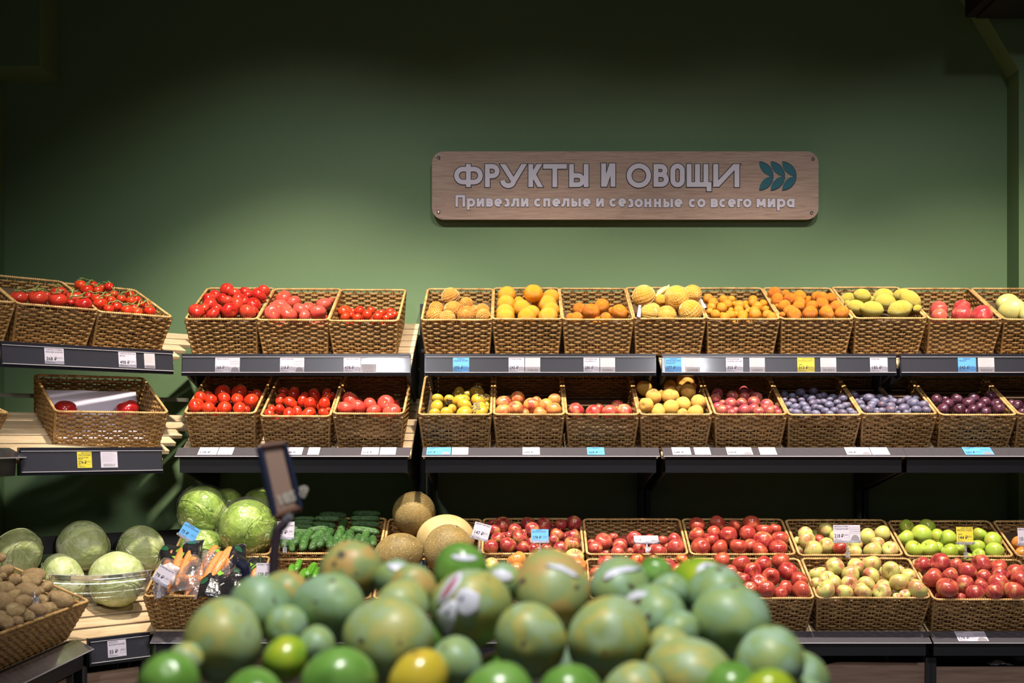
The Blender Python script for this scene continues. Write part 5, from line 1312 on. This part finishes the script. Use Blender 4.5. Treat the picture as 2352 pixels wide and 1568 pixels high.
def cucs(fr, L, meshes, level, slope, view, lab, group, seed):
    rnd = random.Random(seed); out = []
    for (x1, y1, x2, y2, hw, *dz) in L:
        dz = dz[0] if dz else 0
        a, b = solve(fr, [(x1, y1, hw, dz), (x2, y2, hw, dz)], level, slope, view)
        out.append((a, b))
    obs = []
    for (a, b) in out:
        p, q = fr.M @ a[0], fr.M @ b[0]; r = (a[1]+b[1])/2; d = q-p
        ln = max(d.length/2+r*.75, r*2.9)
        if d.length < r*2: d = Vector((rnd.uniform(-.2, .2), 1, .45+rnd.uniform(-.1, .2))); c = p+d.normalized()*(ln*.6)
        else: c = (p+q)/2
        R = d.to_track_quat('Z', 'Y').to_matrix().to_4x4() @ Matrix.Rotation(rnd.random()*6, 4, 'Z')
        obs.append((c, R, r, ln))
    order = sorted(range(len(obs)), key=lambda i: obs[i][0].y)
    names = {}; rows = []; cur = []
    for i in order:
        if cur and obs[i][0].y-obs[cur[0]][0].y > .045: rows.append(cur); cur = []
        cur.append(i)
    rows.append(cur)
    for ri, row in enumerate(rows):
        row.sort(key=lambda i: obs[i][0].x)
        for ci, i in enumerate(row):
            c, R, r, ln = obs[i]; rn = 'front row' if ri == 0 else f'{ORD[ri]} row'
            o = link('cucumber', rnd.choice(meshes)); o.matrix_world = Matrix.Translation(c) @ R @ Matrix.Diagonal((r, r, ln, 1))
            tag(o, f'{lab}, {ORD[ci]} from left, {rn}', 'cucumber', group)
back_c = [(490,400,740,410,42),(860,385,1120,390,38),(830,445,1110,445,38),(200,447,390,447,32),(430,445,670,452,38),(190,487,370,492,38),(180,530,360,540,38),(410,510,620,530,42),(835,505,1110,515,42),(830,565,1100,600,48),(180,600,300,600,42),
 (400,575,500,560,45),(290,690,350,605,50),(405,660,500,590,50),(517,690,585,590,52),(650,690,705,590,54),(705,560,735,490,48),(795,715,815,655,60),(700,725,740,670,45),(865,730,895,670,50),(950,690,980,650,48),(1065,730,1062,690,45),(985,772,1000,765,50),(190,715,190,715,55),(272,772,272,772,50),(378,768,378,768,45),(463,740,463,740,52),(580,755,600,715,50),(65,740,115,690,58),
 (120,450,190,445,36),(60,560,150,560,42),(640,760,700,740,45),(780,790,800,780,45),(150,790,150,790,40),(880,790,900,780,40)]
cucs(fr_cuc, back_c, cm, .005, .02, VK, 'short bumpy cucumber', 'short cucumbers', 5)
cucs(fr_cu2, [(200,1015,255,1000,40),(325,1080,400,975,52),(415,1095,440,1035,42),(480,1110,520,1050,48),(130,1090,190,1050,46),(250,1120,280,1060,46)], cms, -.01, .0, VK, 'smooth bright cucumber behind the mangoes', 'smooth cucumbers', 6)

# ------------------------------------------------------------------ bagged carrots
M_['carrot'] = fruit('carrot_skin', [(.3, (.55, .17, .03)), (.6, (.68, .25, .06)), (.8, (.72, .33, .12))], 2.5, .35, stretch=(1, 1, 4), coat=.2, pore=(12, .3, .03))
M_['bagfilm'] = clearm('bag_film', .14, .05, .45, (.98, .96, .95), (26, .45, .02), .06)
M_['bagprint'] = simple('bag_print', (.012, .011, .014), .22, coat=.4, bump=(18, .5, .02))
M_['clover'] = simple('clover_print', (.17, .38, .04), .3, coat=.4)
M_['badge'] = simple('badge_print', (.012, .07, .035), .3, coat=.4)
M_['white'] = simple('white_print', (.62, .62, .62), .4)
def carrot_mesh(seed):
    rr = random.Random(seed)
    def fn(t, p):
        z = cos(t); s = (z+1)/2; prof = (.35+.65*s**.6)*sin(t)**.45 if 0 < t < pi else 0
        n = 1+.05*N3(cos(p)+seed, sin(p), z*6); return (prof*cos(p)*n, prof*sin(p)*n, z)
    return ball(fn, 14, 20, 'carrot', M_['carrot'])
cmz = [carrot_mesh(i) for i in range(4)]
def bag(lab, corners, Y0, carrots, printed, seed, prints=True):
    """corners: four picture points (across the bag); the bag bulges between them"""
    a, b, c, d = [P(x, y, Y0+dy) for x, y, dy in corners]
    cen = (a+b+c+d)/4; root = empty('carrot_bag', Matrix.Translation(cen)); tag(root, lab, 'bag of carrots', 'carrot bags')
    nn = (b-a).cross(d-a).normalized()
    if nn.y > 0: nn = -nn
    bulge = .028
    def sk(u, v, k=1.0, side=1):
        p = a*(1-u)*(1-v)+b*u*(1-v)+c*u*v+d*(1-u)*v
        p = p+Vector((N3(u*3+seed, v*3, 1), 0, N3(u*3, v*3+seed, 5)))*.022
        h = (max(0, sin(pi*u))*max(0, sin(pi*v)))**.45
        return p-cen+nn*side*(bulge*h*k)+nn*.005*N3(u*5+seed, v*5, seed*1.3)*h
    vv = []; ff = []; n = 20
    for side in (1, -1):
        o_ = len(vv)
        for i in range(n+1):
            for j in range(n+1): vv.append(sk(i/n, j/n, 1.0, side))
        for i in range(n):
            for j in range(n): q = o_+i*(n+1)+j; ff.append((q, q+1, q+n+2, q+n+1))
    link('film', mesh('film', vv, ff, True), M_['bagfilm'], root)
    for (u0, u1, v0, v1, cur) in printed:
        vv = []; ff = []; m = 14
        for i in range(m+1):
            for j in range(m+1):
                u = u0+(u1-u0)*i/m; e0 = v0+cur*sin(pi*i/m)*.5; v = e0+(v1-e0)*j/m
                vv.append(sk(u, v, 1.03)+nn*.0012)
        for i in range(m):
            for j in range(m): q = i*(m+1)+j; ff.append((q, q+1, q+m+2, q+m+1))
        link('printed_band', mesh('printed_band', vv, ff, True), M_['bagprint'], root)
    def patch(u, v, ru, rv, lobes, mat, nm):
        pts = []; N_ = 32
        for i in range(N_):
            t = 2*pi*i/N_; r = (.62+.38*abs(cos(lobes*t/2))) if lobes else 1
            pts.append(sk(min(.98, max(.02, u+ru*.72*r*cos(t))), min(.98, max(.02, v+rv*.8*r*sin(t))), 1.05)+nn*.0025)
        link(nm, mesh(nm, [sk(u, v, 1.05)+nn*.003]+pts, [(0, 1+i, 1+(i+1) % N_) for i in range(N_)], True), M_[mat], root)
    if prints:
        for (u, v, ru, rv, lo, mt) in prints: patch(u, v, ru, rv, lo, mt, {'clover': 'clover_print', 'badge': 'badge_print', 'white': 'white_print'}[mt])
    for k, (u0, v0, u1, v1, r, dep) in enumerate(carrots):
        p, q = sk(u0, v0, dep*.8), sk(u1, v1, dep*.8); dd = q-p
        o = link('carrot', cmz[(k+seed) % 4], None, root)
        o.matrix_local = Matrix.Translation((p+q)/2) @ dd.to_track_quat('Z', 'Y').to_matrix().to_4x4() @ Matrix.Diagonal((r*1.35, r*1.35, dd.length/2, 1))
    return root, sk, nn, cen
Yc = 4.93
r1, sk1, n1, c1 = bag('carrot bag with a dark printed head, leaning beside the 78 rouble tag', [(352, 1372, -.03), (452, 1348, -.03), (470, 1238, .20), (372, 1262, .20)], Yc,
    [(.12, .08, .35, .9, .016, .35), (.3, .05, .62, .85, .018, .4), (.55, .1, .82, .8, .016, .35), (.15, .55, .6, .35, .017, .55), (.4, .62, .9, .5, .016, .55), (.2, .3, .85, .18, .013, .5)],
    [(.0, 1.0, .66, 1.0, -.1), (.45, 1.0, .56, .70, .1)], 1, [(.55, .82, .12, .10, 4, 'clover'), (.22, .84, .12, .07, 0, 'badge'), (.80, .85, .10, .08, 0, 'badge'), (.5, .68, .2, .05, 0, 'clover')])
r2, sk2, n2, c2 = bag('carrot bag lying slanted in the middle with bright carrots', [(420, 1372, -.03), (500, 1366, -.03), (508, 1256, .20), (455, 1265, .20)], Yc+.03,
    [(.1, .02, .9, .98, .017, .5), (.4, .0, .95, .7, .014, .4), (.05, .1, .3, .6, .015, .3), (.2, .3, .8, .2, .013, .6)], [(.0, .3, .35, 1.0, .2), (.75, 1.0, .5, .9, .2)], 2, [(.15, .7, .07, .10, 0, 'badge')])
r3, sk3, n3, c3 = bag('carrot bag with a wide black printed front and green clovers', [(444, 1378, -.045), (572, 1366, -.04), (566, 1250, .17), (476, 1268, .17)], Yc-.01,
    [(.08, .35, .5, .92, .020, .5), (.22, .28, .68, .88, .019, .6), (.45, .55, .85, .75, .015, .55), (.1, .2, .3, .7, .016, .4)],
    [(.05, 1.0, .0, .40, .0), (.62, 1.0, .32, .97, .5), (.3, .8, .86, 1.0, -.2)], 3, [(.45, .44, .10, .07, 4, 'clover'), (.13, .24, .09, .07, 0, 'badge'), (.85, .84, .12, .06, 0, 'badge'), (.32, .93, .13, .05, 0, 'clover'), (.82, .42, .12, .07, 0, 'badge')])
r4, sk4, n4, c4 = bag('carrot bag at the basket corner behind the 128 rouble tag', [(560, 1358, -.0), (612, 1352, .0), (612, 1285, .16), (560, 1280, .16)], Yc+.02,
    [(.2, .1, .7, .5, .015, .4), (.4, .2, .9, .6, .015, .4)], [(.0, 1.0, .62, 1.0, .0)], 4, [(.5, .72, .14, .08, 4, 'clover'), (.6, .55, .16, .08, 0, 'clover'), (.5, .2, .2, .12, 0, 'white')])
for s_, u, v, sz, rt, sk_, rr_, nnn in (('FRE', .80, .27, .017, .25, sk3, r3, n3), ('LIVE ECO', .48, .19, .010, .12, sk3, r3, n3)):
    p = sk_(u, v, 1.05)+nnn*.004; ux = (sk_(min(.97, u+.1), v+.02)-sk_(u, v)).normalized(); uy = nnn.cross(ux); 
    Mt_ = Matrix((ux, uy, nnn)).transposed().to_4x4(); text(s_, sz, M_['white'], rr_, Matrix.Translation(p) @ Mt_, 'bag_text', .0004)

# ------------------------------------------------------------------ clips with tags on the lower baskets
M_['clip'] = clearm('clip_plastic', .07, .12, 1.0, (.85, .85, .92), (120, .6, .004), .18)
def face_M(px, py, Y, lean, turn, roll):
    p = P(px, py, Y); return Matrix.Translation(p) @ Matrix.Rotation(turn, 4, 'Z') @ Matrix.Rotation(pi/2-lean, 4, 'X') @ Matrix.Rotation(roll, 4, 'Z')
def clip_tag(px, py, Y, wd, ht, kind_, price, head, lab, color='paper', roll=0, lean=.15, turn=0, foot=.05, art=False, clip=True, fpx=None):
    M = face_M(px, py, Y, lean, turn, roll)
    price_tag(M, wd, ht, kind_, price, head, lab, color, art)
    if not clip: return
    root = empty('tag_clip', M @ Matrix.Translation((0, -ht/2, 0))); tag(root, 'clear plastic tag clip '+lab.split(' tag ')[1].replace('on a clip ', ''), 'clip', 'clear tag clips')
    MB().box((-wd*.48, -.007, -.006), (wd*.48, .006, -.001)).box((-wd*.48, -.007, .0012), (wd*.48, .004, .004)).build('jaw', M_['clip'], root)
    for s_ in (-1, 1): MB().tube([(s_*wd*.48, -.001, -.009), (s_*wd*.48, -.001, .008)], .005, 10).build('jaw_end', M_['clip'], root)
    D = Matrix.Rotation(-roll, 4, 'Z')
    mb = MB(); mb.tube([(0, -.004, 0), D @ Vector((0, -.018, 0)), D @ Vector((0, -foot, -.001))], [.006, .0055, .0075], 8, flat=.004); mb.build('stem', M_['clip'], root)
    MB().box((-.008, -foot-.010, -.006), (.008, -foot+.012, .005), D).box((-.0035, -foot+.015, -.004), (.0035, -foot+.027, .0055), D).build('grip', M_['clip'], root)
clip_tag(656, 1216, 5.16, .070, .066, 'price', '88 ₽', ['ОГУРЦЫ', 'КОРОТКОПЛОДНЫЕ'], 'white cucumber tag partly behind the dark sign pole', roll=-.02)
clip_tag(1106, 1219, 5.16, .068, .062, 'price', '147 ₽', ['ДЫНЯ ТОРПЕДА'], 'white tag on a clip by the pale melon', roll=-.27, foot=.055)
clip_tag(1240, 1229, 5.14, .070, .050, 'price', '178 ₽', ['ЯБЛОКИ РАННИЕ'], 'blue 178 rouble tag on a clip in the dark apples', 'paperb', foot=.05, lean=.3)
clip_tag(1484, 1237, 5.14, .098, .034, 'price', '215 ₽', ['ЯБЛОКИ'], 'white tilted tag on a clip over the red apples', foot=.045, lean=.8, art=True)
clip_tag(1945, 1224, 5.14, .108, .066, 'price', '218 ₽', ['ЯБЛОКИ СЛАВА', 'ПОБЕДИТЕЛЯМ'], 'white 218 rouble tag on a clip in yellow-green apples', foot=.055, art=True)
clip_tag(2216, 1228, 5.14, .067, .064, 'price', '144 ₽', ['ЯБЛОКИ ГОЛДЕН'], 'yellow 144 rouble tag on a clip in green apples', 'papery', foot=.05)
clip_tag(2352, 1231, 5.14, .05, .066, 'price', '155 ₽', ['ЯБЛОКИ'], 'white tag on a clip cut off by the picture edge', foot=.05)
clip_tag(376, 1320, 4.84, .066, .060, 'price', '78 ₽', ['МОРКОВЬ МЫТАЯ'], 'white 78 rouble tag leaning on the carrot bags', roll=-.50, foot=.05)
clip_tag(435, 1221, 5.14, .072, .056, 'price', '75 ₽', ['КАПУСТА МОЛОДАЯ'], 'blue 75 rouble tag on a clip above the carrots', 'paperb', roll=-.52, foot=.03)
clip_tag(608, 1312, 4.84, .064, .064, 'price', '128 ₽', ['ОГУРЦЫ ГЛАДКИЕ'], 'white tag between the carrot bags and the dark sign pole', foot=.04)
clip_tag(960, 1307, 5.165, .070, .056, 'price', '174 ₽', ['ДЫНЯ КАНТАЛУПА'], 'blue tag on a clip in front of the netted melons', 'paperb', roll=.22, foot=.105)
clip_tag(1238, 1318, 4.88, .07, .055, 'price', '165 ₽', ['ЯБЛОКИ'], 'white tag in the mixed apples behind the mangoes', foot=.04)
quadsheet('label_scrap', [P(376, 1296, 4.875), P(396, 1345, 4.865), P(414, 1305, 4.88), P(392, 1292, 4.89)], simple('pinkish_label', (.62, .50, .52), .4), 'crumpled pinkish label behind the 78 rouble tag', 'label', amp=.015, seed=5)
def crumple(name, c, r, label, cat, seed):
    def fn(t, p):
        x, y, z = sin(t)*cos(p), sin(t)*sin(p), cos(t); n = 1+.7*N3(x*2.2+seed, y*2.2, z*2.2)+.3*N3(x*6, y*6+seed, z*6)
        return (x*n*r[0], y*n*r[1], z*n*r[2])
    o = link(name, ball(fn, 26, 18, name, clearm('crumpled_film', .08, .12, 1.0, (.88, .88, .95), (60, .8, .01), .15))); o.location = c; return tag(o, label, cat)
crumple('plastic_tie', P(366, 1352, 4.86), (.022, .012, .032), 'crumpled clear plastic at the carrot basket corner', 'plastic', 3)
crumple('plastic_tie', P(82, 1412, 4.40), (.022, .018, .055), 'crumpled clear plastic hanging over the potato basket rim', 'plastic', 9)
quadsheet('label_slip', [P(62, 1357, 4.50), P(74, 1390, 4.42), P(84, 1385, 4.42), P(66, 1360, 4.50)], M_['cream'], 'narrow paper slip stuck among the potatoes', 'label', amp=.006, seed=2)

# ------------------------------------------------------------------ the mango display in the aisle
def mango_mat(name, a, b_, c, vary):
    m = fruit(name, [(.40, a), (.49, b_), (.57, c)], 1.5, .48, vary=vary, spots=((.10, .08, .05), 2.4, .68, .03), coat=.06, detail=5, dist=.4)
    return m
MM = {'b': mango_mat('bloomy_mango_skin', (.34, .44, .14), (.26, .40, .17), (.34, .50, .33), ((.24, .40, .22), .5)),
      'g': mango_mat('mottled_mango_skin', (.52, .46, .12), (.33, .42, .13), (.36, .48, .27), ((.36, .44, .17), .4)),
      'y': mango_mat('yellow_flushed_mango_skin', (.28, .38, .16), (.42, .42, .12), (.60, .36, .11), ((.38, .44, .18), .35)),
      'l': fruit('lime_green_mango_skin', [(.35, (.22, .42, .03)), (.6, (.42, .52, .03)), (.75, (.60, .56, .05))], .9, .28, coat=.15),
      's': fruit('smooth_green_mango_skin', [(.35, (.11, .27, .035)), (.6, (.18, .38, .07)), (.75, (.28, .46, .15))], .8, .28, coat=.15),
      'o': fruit('ripe_yellow_mango_skin', [(.35, (.62, .50, .04)), (.6, (.70, .52, .05)), (.75, (.70, .40, .05))], .9, .25, coat=.3, spots=((.1, .06, .03), 2.2, .72, .04))}
mmesh = [ball(f_mango(i), 36, 26, 'mango', None) for i in range(4)]
WORD = {'b': 'bluish green bloomy mango', 'g': 'mottled green mango', 'y': 'yellow-flushed mango', 'l': 'bright lime-green mango', 's': 'smooth deep green mango', 'o': 'ripe yellow mango'}
mg = [(512,1470,95,'g'),(600,1396,72,'b'),(652,1362,56,'y'),(750,1402,82,'b'),(808,1315,74,'y'),(890,1466,98,'g'),(908,1330,48,'b'),(948,1360,60,'y'),(925,1395,62,'g'),(1060,1318,66,'s'),(1085,1400,92,'g'),(1150,1345,50,'b'),(1220,1470,86,'g'),(1270,1352,84,'y'),(1400,1467,98,'g'),(1425,1345,66,'b'),(1500,1420,76,'b'),(1505,1320,42,'s'),(1535,1368,46,'b'),(1600,1345,66,'l'),(1640,1365,66,'b'),(1680,1425,90,'b'),(1562,1452,48,'b'),(1580,1550,92,'g'),(1768,1515,76,'b'),(1765,1600,62,'l'),(388,1575,74,'s'),(428,1512,38,'g'),(655,1512,52,'l'),(780,1568,86,'s'),(965,1558,68,'o'),(1048,1520,58,'b'),(1145,1600,82,'s'),(1312,1600,74,'s'),(580,1606,70,'s'),(1455,1590,70,'g'),(728,1482,44,'b'),(660,1440,50,'b'),(1540,1490,50,'g'),(1680,1590,70,'s')]
ML = []
for (px, py, rp, k) in mg:
    Y = 1.40+(1600-py)/300*.40; ML.append([P(px, py, Y), rp*Y/F, P(px, py, Y), k])
for _ in range(110):
    for i in range(len(ML)):
        a = ML[i]
        for j in range(i):
            b = ML[j]; d = a[0]-b[0]; m = (a[1]+b[1])*.95
            if d.length < m:
                ray_ = (a[2]-Vector((0, 0, CZ))).normalized()
                k = d*((m-d.length)/max(d.length, 1e-4)*.5); a[0] = a[0]+k*.5; b[0] = b[0]-k*.5
                sg = 1 if d.dot(ray_) > 0 else -1; a[0] = a[0]+ray_*sg*(m-d.length)*.5; b[0] = b[0]-ray_*sg*(m-d.length)*.5
    for a in ML:     # keep each on its own line of sight, free to move along it
        o_ = Vector((0, 0, CZ)); dr = (a[2]-o_).normalized(); pr_ = o_+dr*((a[0]-o_).dot(dr)); a[0] = a[0].lerp(pr_, .65).lerp(a[2], .015)
rnd = random.Random(5)
order = sorted(range(len(ML)), key=lambda i: ML[i][0].y); rows = []; cur = []
for i in order:
    if cur and ML[i][0].y-ML[cur[0]][0].y > .075: rows.append(cur); cur = []
    cur.append(i)
rows.append(cur)
mang = {}
def mango_obj(p, r, k, lab):
    key = (k, rnd.randrange(4)); 
    if key not in mang:
        m = mmesh[key[1]].copy(); m.materials.clear(); m.materials.append(MM[k]); mang[key] = m
    o = link('mango', mang[key])
    d = Vector((rnd.uniform(-.45, .45), -rnd.uniform(.5, 1), rnd.uniform(-.8, .8)))
    o.matrix_world = Matrix.Translation(p) @ d.to_track_quat('Z', 'Y').to_matrix().to_4x4() @ Matrix.Rotation(rnd.random()*6, 4, 'Z') @ Matrix.Scale(r*1.03, 4)
    tag(o, lab, 'mango', 'mangoes heaped in the aisle')
    st = MB().tube([(.07, 0, 1.0), (.07, 0, 1.13)], [.06, .045], 6)
    return o
for ri, row in enumerate(rows):
    row.sort(key=lambda i: ML[i][0].x/ML[i][0].y)
    for ci, i in enumerate(row):
        rn = 'front row' if ri == 0 else f'{ORD[ri]} row'
        ML[i].append(mango_obj(ML[i][0], ML[i][1], ML[i][3], f'{WORD[ML[i][3]]}, {ORD[ci]} from left, {rn} of aisle heap'))
# supporting fruit below, where gaps let one see in
ext = []
for _ in range(4000):
    if len(ext) >= 46: break
    x, y = rnd.uniform(-.46, .46), rnd.uniform(1.32, 1.95); r = .045
    near = sorted(ML, key=lambda a: (a[0].x-x)**2+(a[0].y-y)**2)[:3]
    if (near[0][0].xy-Vector((x, y))).length > .10: continue
    zt = sum(a[0].z for a in near)/3-.075
    z = zt-rnd.random()*.10
    if z < .925: continue
    p = Vector((x, y, z))
    if all((p-a[0]).length > (r+a[1])*.92 for a in ML) and all((p-e).length > r*1.85 for e in ext): ext.append(p)
camv = Vector((0, 0, CZ)); allm = [(a[0], a[1]) for a in ML]+[(p, .045) for p in ext]; vis_ = []
for p in ext:
    ok = False
    for _ in range(40):
        u = Vector((rnd.gauss(0, 1), rnd.gauss(0, 1), rnd.gauss(0, 1))).normalized(); q = p+u*.045; d = (camv-q).normalized()
        if d.dot(u) < 0: continue
        px_ = CX+F*q.x/q.y; py_ = HY-F*(q.z-CZ)/q.y
        if not (0 < py_ < 1568): continue
        if all((c-p).length < 1e-6 or (c-q).dot(d) < 0 or ((c-q)-d*(c-q).dot(d)).length > r_ for c, r_ in allm): ok = True; break
    if ok: vis_.append(p)
vis_.sort(key=lambda p: p.x/p.y)
for n_, p in enumerate(vis_): mango_obj(p, .045, rnd.choice('bbgs'), f'shaded green mango deep between the others, {ORD[min(n_, 19)]} such from left')
# stickers: white paper ovals lying on the skin
M_['sticker'] = simple('sticker_white', (.78, .78, .92), .35)
M_['sticker2'] = simple('sticker_red', (.45, .08, .12), .35)
from mathutils.bvhtree import BVHTree
_bv = {}
def sticker(ci, pts_px, lab, mat='sticker', lift=1.02):
    """paper lying on the skin of mango ci, its outline given in the picture"""
    par = ML[ci][4]; mw = par.matrix_world
    if ci not in _bv: _bv[ci] = BVHTree.FromPolygons([mw @ v.co for v in par.data.vertices], [tuple(p.vertices) for p in par.data.polygons])
    bv = _bv[ci]; up = .0008+(lift-1.02)*.03
    def proj(px, py):
        o, d = ray(px, py); d = d.normalized(); hit, nn, _, _ = bv.ray_cast(o, d)
        if hit is None:
            q = o+d*((ML[ci][0]-o).dot(d)); hit, nn, _, _ = bv.find_nearest(q)
        if nn.dot(hit-ML[ci][0]) < 0: nn = -nn
        return hit+nn*up
    P_ = [proj(*p) for p in pts_px]; cx = sum(p[0] for p in pts_px)/len(pts_px); cy = sum(p[1] for p in pts_px)/len(pts_px)
    n = len(P_); rings = [P_]
    for f_ in (.75, .5, .25): rings.append([proj(p[0]*f_+cx*(1-f_), p[1]*f_+cy*(1-f_)) for p in pts_px])
    allv = [proj(cx, cy)]+[v for r_ in rings for v in r_]; f = []
    for k in range(3): f += [(1+k*n+i, 1+k*n+(i+1) % n, 1+(k+1)*n+(i+1) % n, 1+(k+1)*n+i) for i in range(n)]
    f += [(0, 1+3*n+i, 1+3*n+(i+1) % n) for i in range(n)]
    o = link('sticker', mesh('sticker', allv, f, True), M_[mat]); o.parent = par; o.matrix_parent_inverse = mw.inverted(); o['label'] = lab
    md = o.modifiers.new('s', 'SOLIDIFY'); md.thickness = .0010; md.offset = 0
def ell(cx, cy, a, b, rot, n=18): return [(cx+a*cos(t)*cos(rot)-b*sin(t)*sin(rot), cy+a*cos(t)*sin(rot)+b*sin(t)*cos(rot)) for t in [2*pi*i/n for i in range(n)]]
sticker(10, [(1048,1366),(1060,1352),(1076,1352),(1090,1360),(1101,1366),(1099,1382),(1100,1398),(1088,1410),(1070,1418),(1052,1410),(1046,1390)], 'large white sticker', lift=1.04)
sticker(10, [(1044,1376),(1050,1392),(1047,1412),(1044,1438),(1034,1456),(1024,1455),(1018,1438),(1008,1424),(1008,1404),(1022,1388)], 'drooping white sticker', lift=1.045)
sticker(10, ell(1033, 1353, 46, 13, -.95), 'white rimmed slanted sticker', lift=1.03)
sticker(10, ell(1033, 1352, 33, 5, -.95), 'red slanted sticker band', 'sticker2', lift=1.05)
M_['sdark'] = simple('sticker_dark', (.10, .09, .22), .4)
for x_, y_ in ((1062, 1374), (1030, 1406)): sticker(10, ell(x_, y_, 4, 6, .2, 10), 'dark dot printed on the sticker', 'sdark', lift=1.06)
sticker(13, [(1252, 1302), (1262, 1296), (1290, 1299), (1318, 1314), (1330, 1327), (1322, 1328), (1300, 1315), (1275, 1305)], 'white arched sticker')
sticker(9, ell(1066, 1281, 30, 7, .08), 'white sticker on top')
sticker(6, ell(915, 1304, 26, 9, .2), 'white sticker on top')
sticker(11, ell(1154, 1322, 24, 12, .25), 'white sticker facing the aisle')
sticker(15, [(1384, 1330), (1392, 1316), (1410, 1306), (1440, 1301), (1470, 1304), (1468, 1312), (1435, 1312), (1408, 1322), (1392, 1336)], 'white curved sticker')
sticker(16, [(1408, 1376), (1430, 1364), (1462, 1358), (1487, 1360), (1480, 1370), (1450, 1380), (1425, 1384)], 'white sticker with orange rim')
sticker(19, [(1598, 1318), (1602, 1302), (1616, 1293), (1640, 1295), (1662, 1302), (1650, 1306), (1626, 1306), (1620, 1320), (1606, 1326)], 'white crescent sticker')
sticker(19, ell(1624, 1303, 6, 4, .4, 10), 'dark print on the sticker', 'sdark', lift=1.04)
# display table under the heap
t = empty('display_table', Matrix.Translation((0, 1.75, 0))); tag(t, 'black display table carrying the heap of mangoes', 'table')
tb = MB().box((-.50, -.50, .83), (.42, .42, .865)).build('table_top', M_['black'], t)
for x in (-.48, .37):
    for y in (-.48, .37): MB().box((x, y, 0), (x+.03, y+.03, .83)).build('leg', M_['black'], t)
MB().box((-.48, -.47, .2), (.40, .38, .225)).build('lower_shelf', M_['black'], t)
# price holder on its pole, out of focus
def Q(px, py, Y=2.06): return P(px, py, Y)
h = empty('price_holder', Matrix.Translation(Q(640, 1110))); tag(h, 'slanted dark framed price holder on a pole behind the mangoes', 'sign holder'); hi = h.matrix_world.inverted()
a, b, c, d = Q(597, 1026), Q(655, 1018), Q(690, 1166), Q(632, 1186)
nh = (b-a).cross(d-a).normalized(); nh = nh if nh.y < 0 else -nh
def slab(p4, t0, t1, nm, mat):
    vv = [hi @ (p+nh*t0) for p in p4]+[hi @ (p+nh*t1) for p in p4]
    MB().add(vv, [(0, 1, 2, 3), (4, 7, 6, 5), (0, 4, 5, 1), (1, 5, 6, 2), (2, 6, 7, 3), (3, 7, 4, 0)]).build(nm, mat, h)
slab([a, b, c, d], 0, -.004, 'back_plate', M_['black'])
M_['cardface'] = simple('card_face', (.36, .235, .18), .45); M_['navy'] = simple('navy_plastic', (.018, .022, .05), .3, coat=.4); M_['brownpl'] = simple('brown_edge', (.12, .05, .025), .4)
slab([a.lerp(b, .12), b.lerp(a, .14), c.lerp(d, .14), d.lerp(c, .12)], .0005, .003, 'card', M_['cardface'])
for (p, q, w_, nm, mt) in ((a, d, .0065, 'frame_side', 'navy'), (b, c, .0045, 'frame_side', 'navy'), (a, b, .006, 'frame_end', 'brownpl'), (d, c, .006, 'frame_end', 'brownpl')):
    MB().tube([hi @ (p+nh*.002), hi @ (q+nh*.002)], w_, 8).build(nm, M_[mt], h)
MB().tube([hi @ (Q(656, 1030, 2.09)), hi @ Q(688, 1160, 2.09)], .004, 6).build('hinge_rod', M_['brownpl'], h)
text('185 ₽', .022, simple('faded_print', (.55, .50, .42), .5), h, hi @ Matrix.Translation(d.lerp(c, .22)+(a-d)*.13+nh*.005) @ Matrix((((c-d).normalized()), (nh.cross((c-d).normalized())), nh)).transposed().to_4x4(), 'price_text', .0009)
o = MB().tube([hi @ Q(668, 1172), hi @ Q(664, 1186), hi @ Q(656, 1196)], [.006, .009, .008], 8).build('swivel', M_['clip'], h)
MB().tube([hi @ Q(664, 1188), hi @ Q(650, 1205), hi @ Q(638, 1216), hi @ Q(634, 1240), hi @ Q(628, 1300), hi @ Vector((Q(622, 1360).x, 2.06, .865))], [.006, .0085, .009, .0085, .0085, .0085], 8).build('pole', simple('dark_pole', (.045, .03, .04), .5), h)
h2 = MB().tube([Q(540, 1297, 2.1), Q(552, 1295, 2.1), Q(562, 1303, 2.1), Q(566, 1330, 2.1), Vector((Q(566, 1330, 2.1).x, 2.1, .865))], [.006, .010, .010, .009, .009], 8).build('clip_post', M_['navy']); tag(h2, 'short dark hooked clip post in front of the carrot bags', 'clip post')
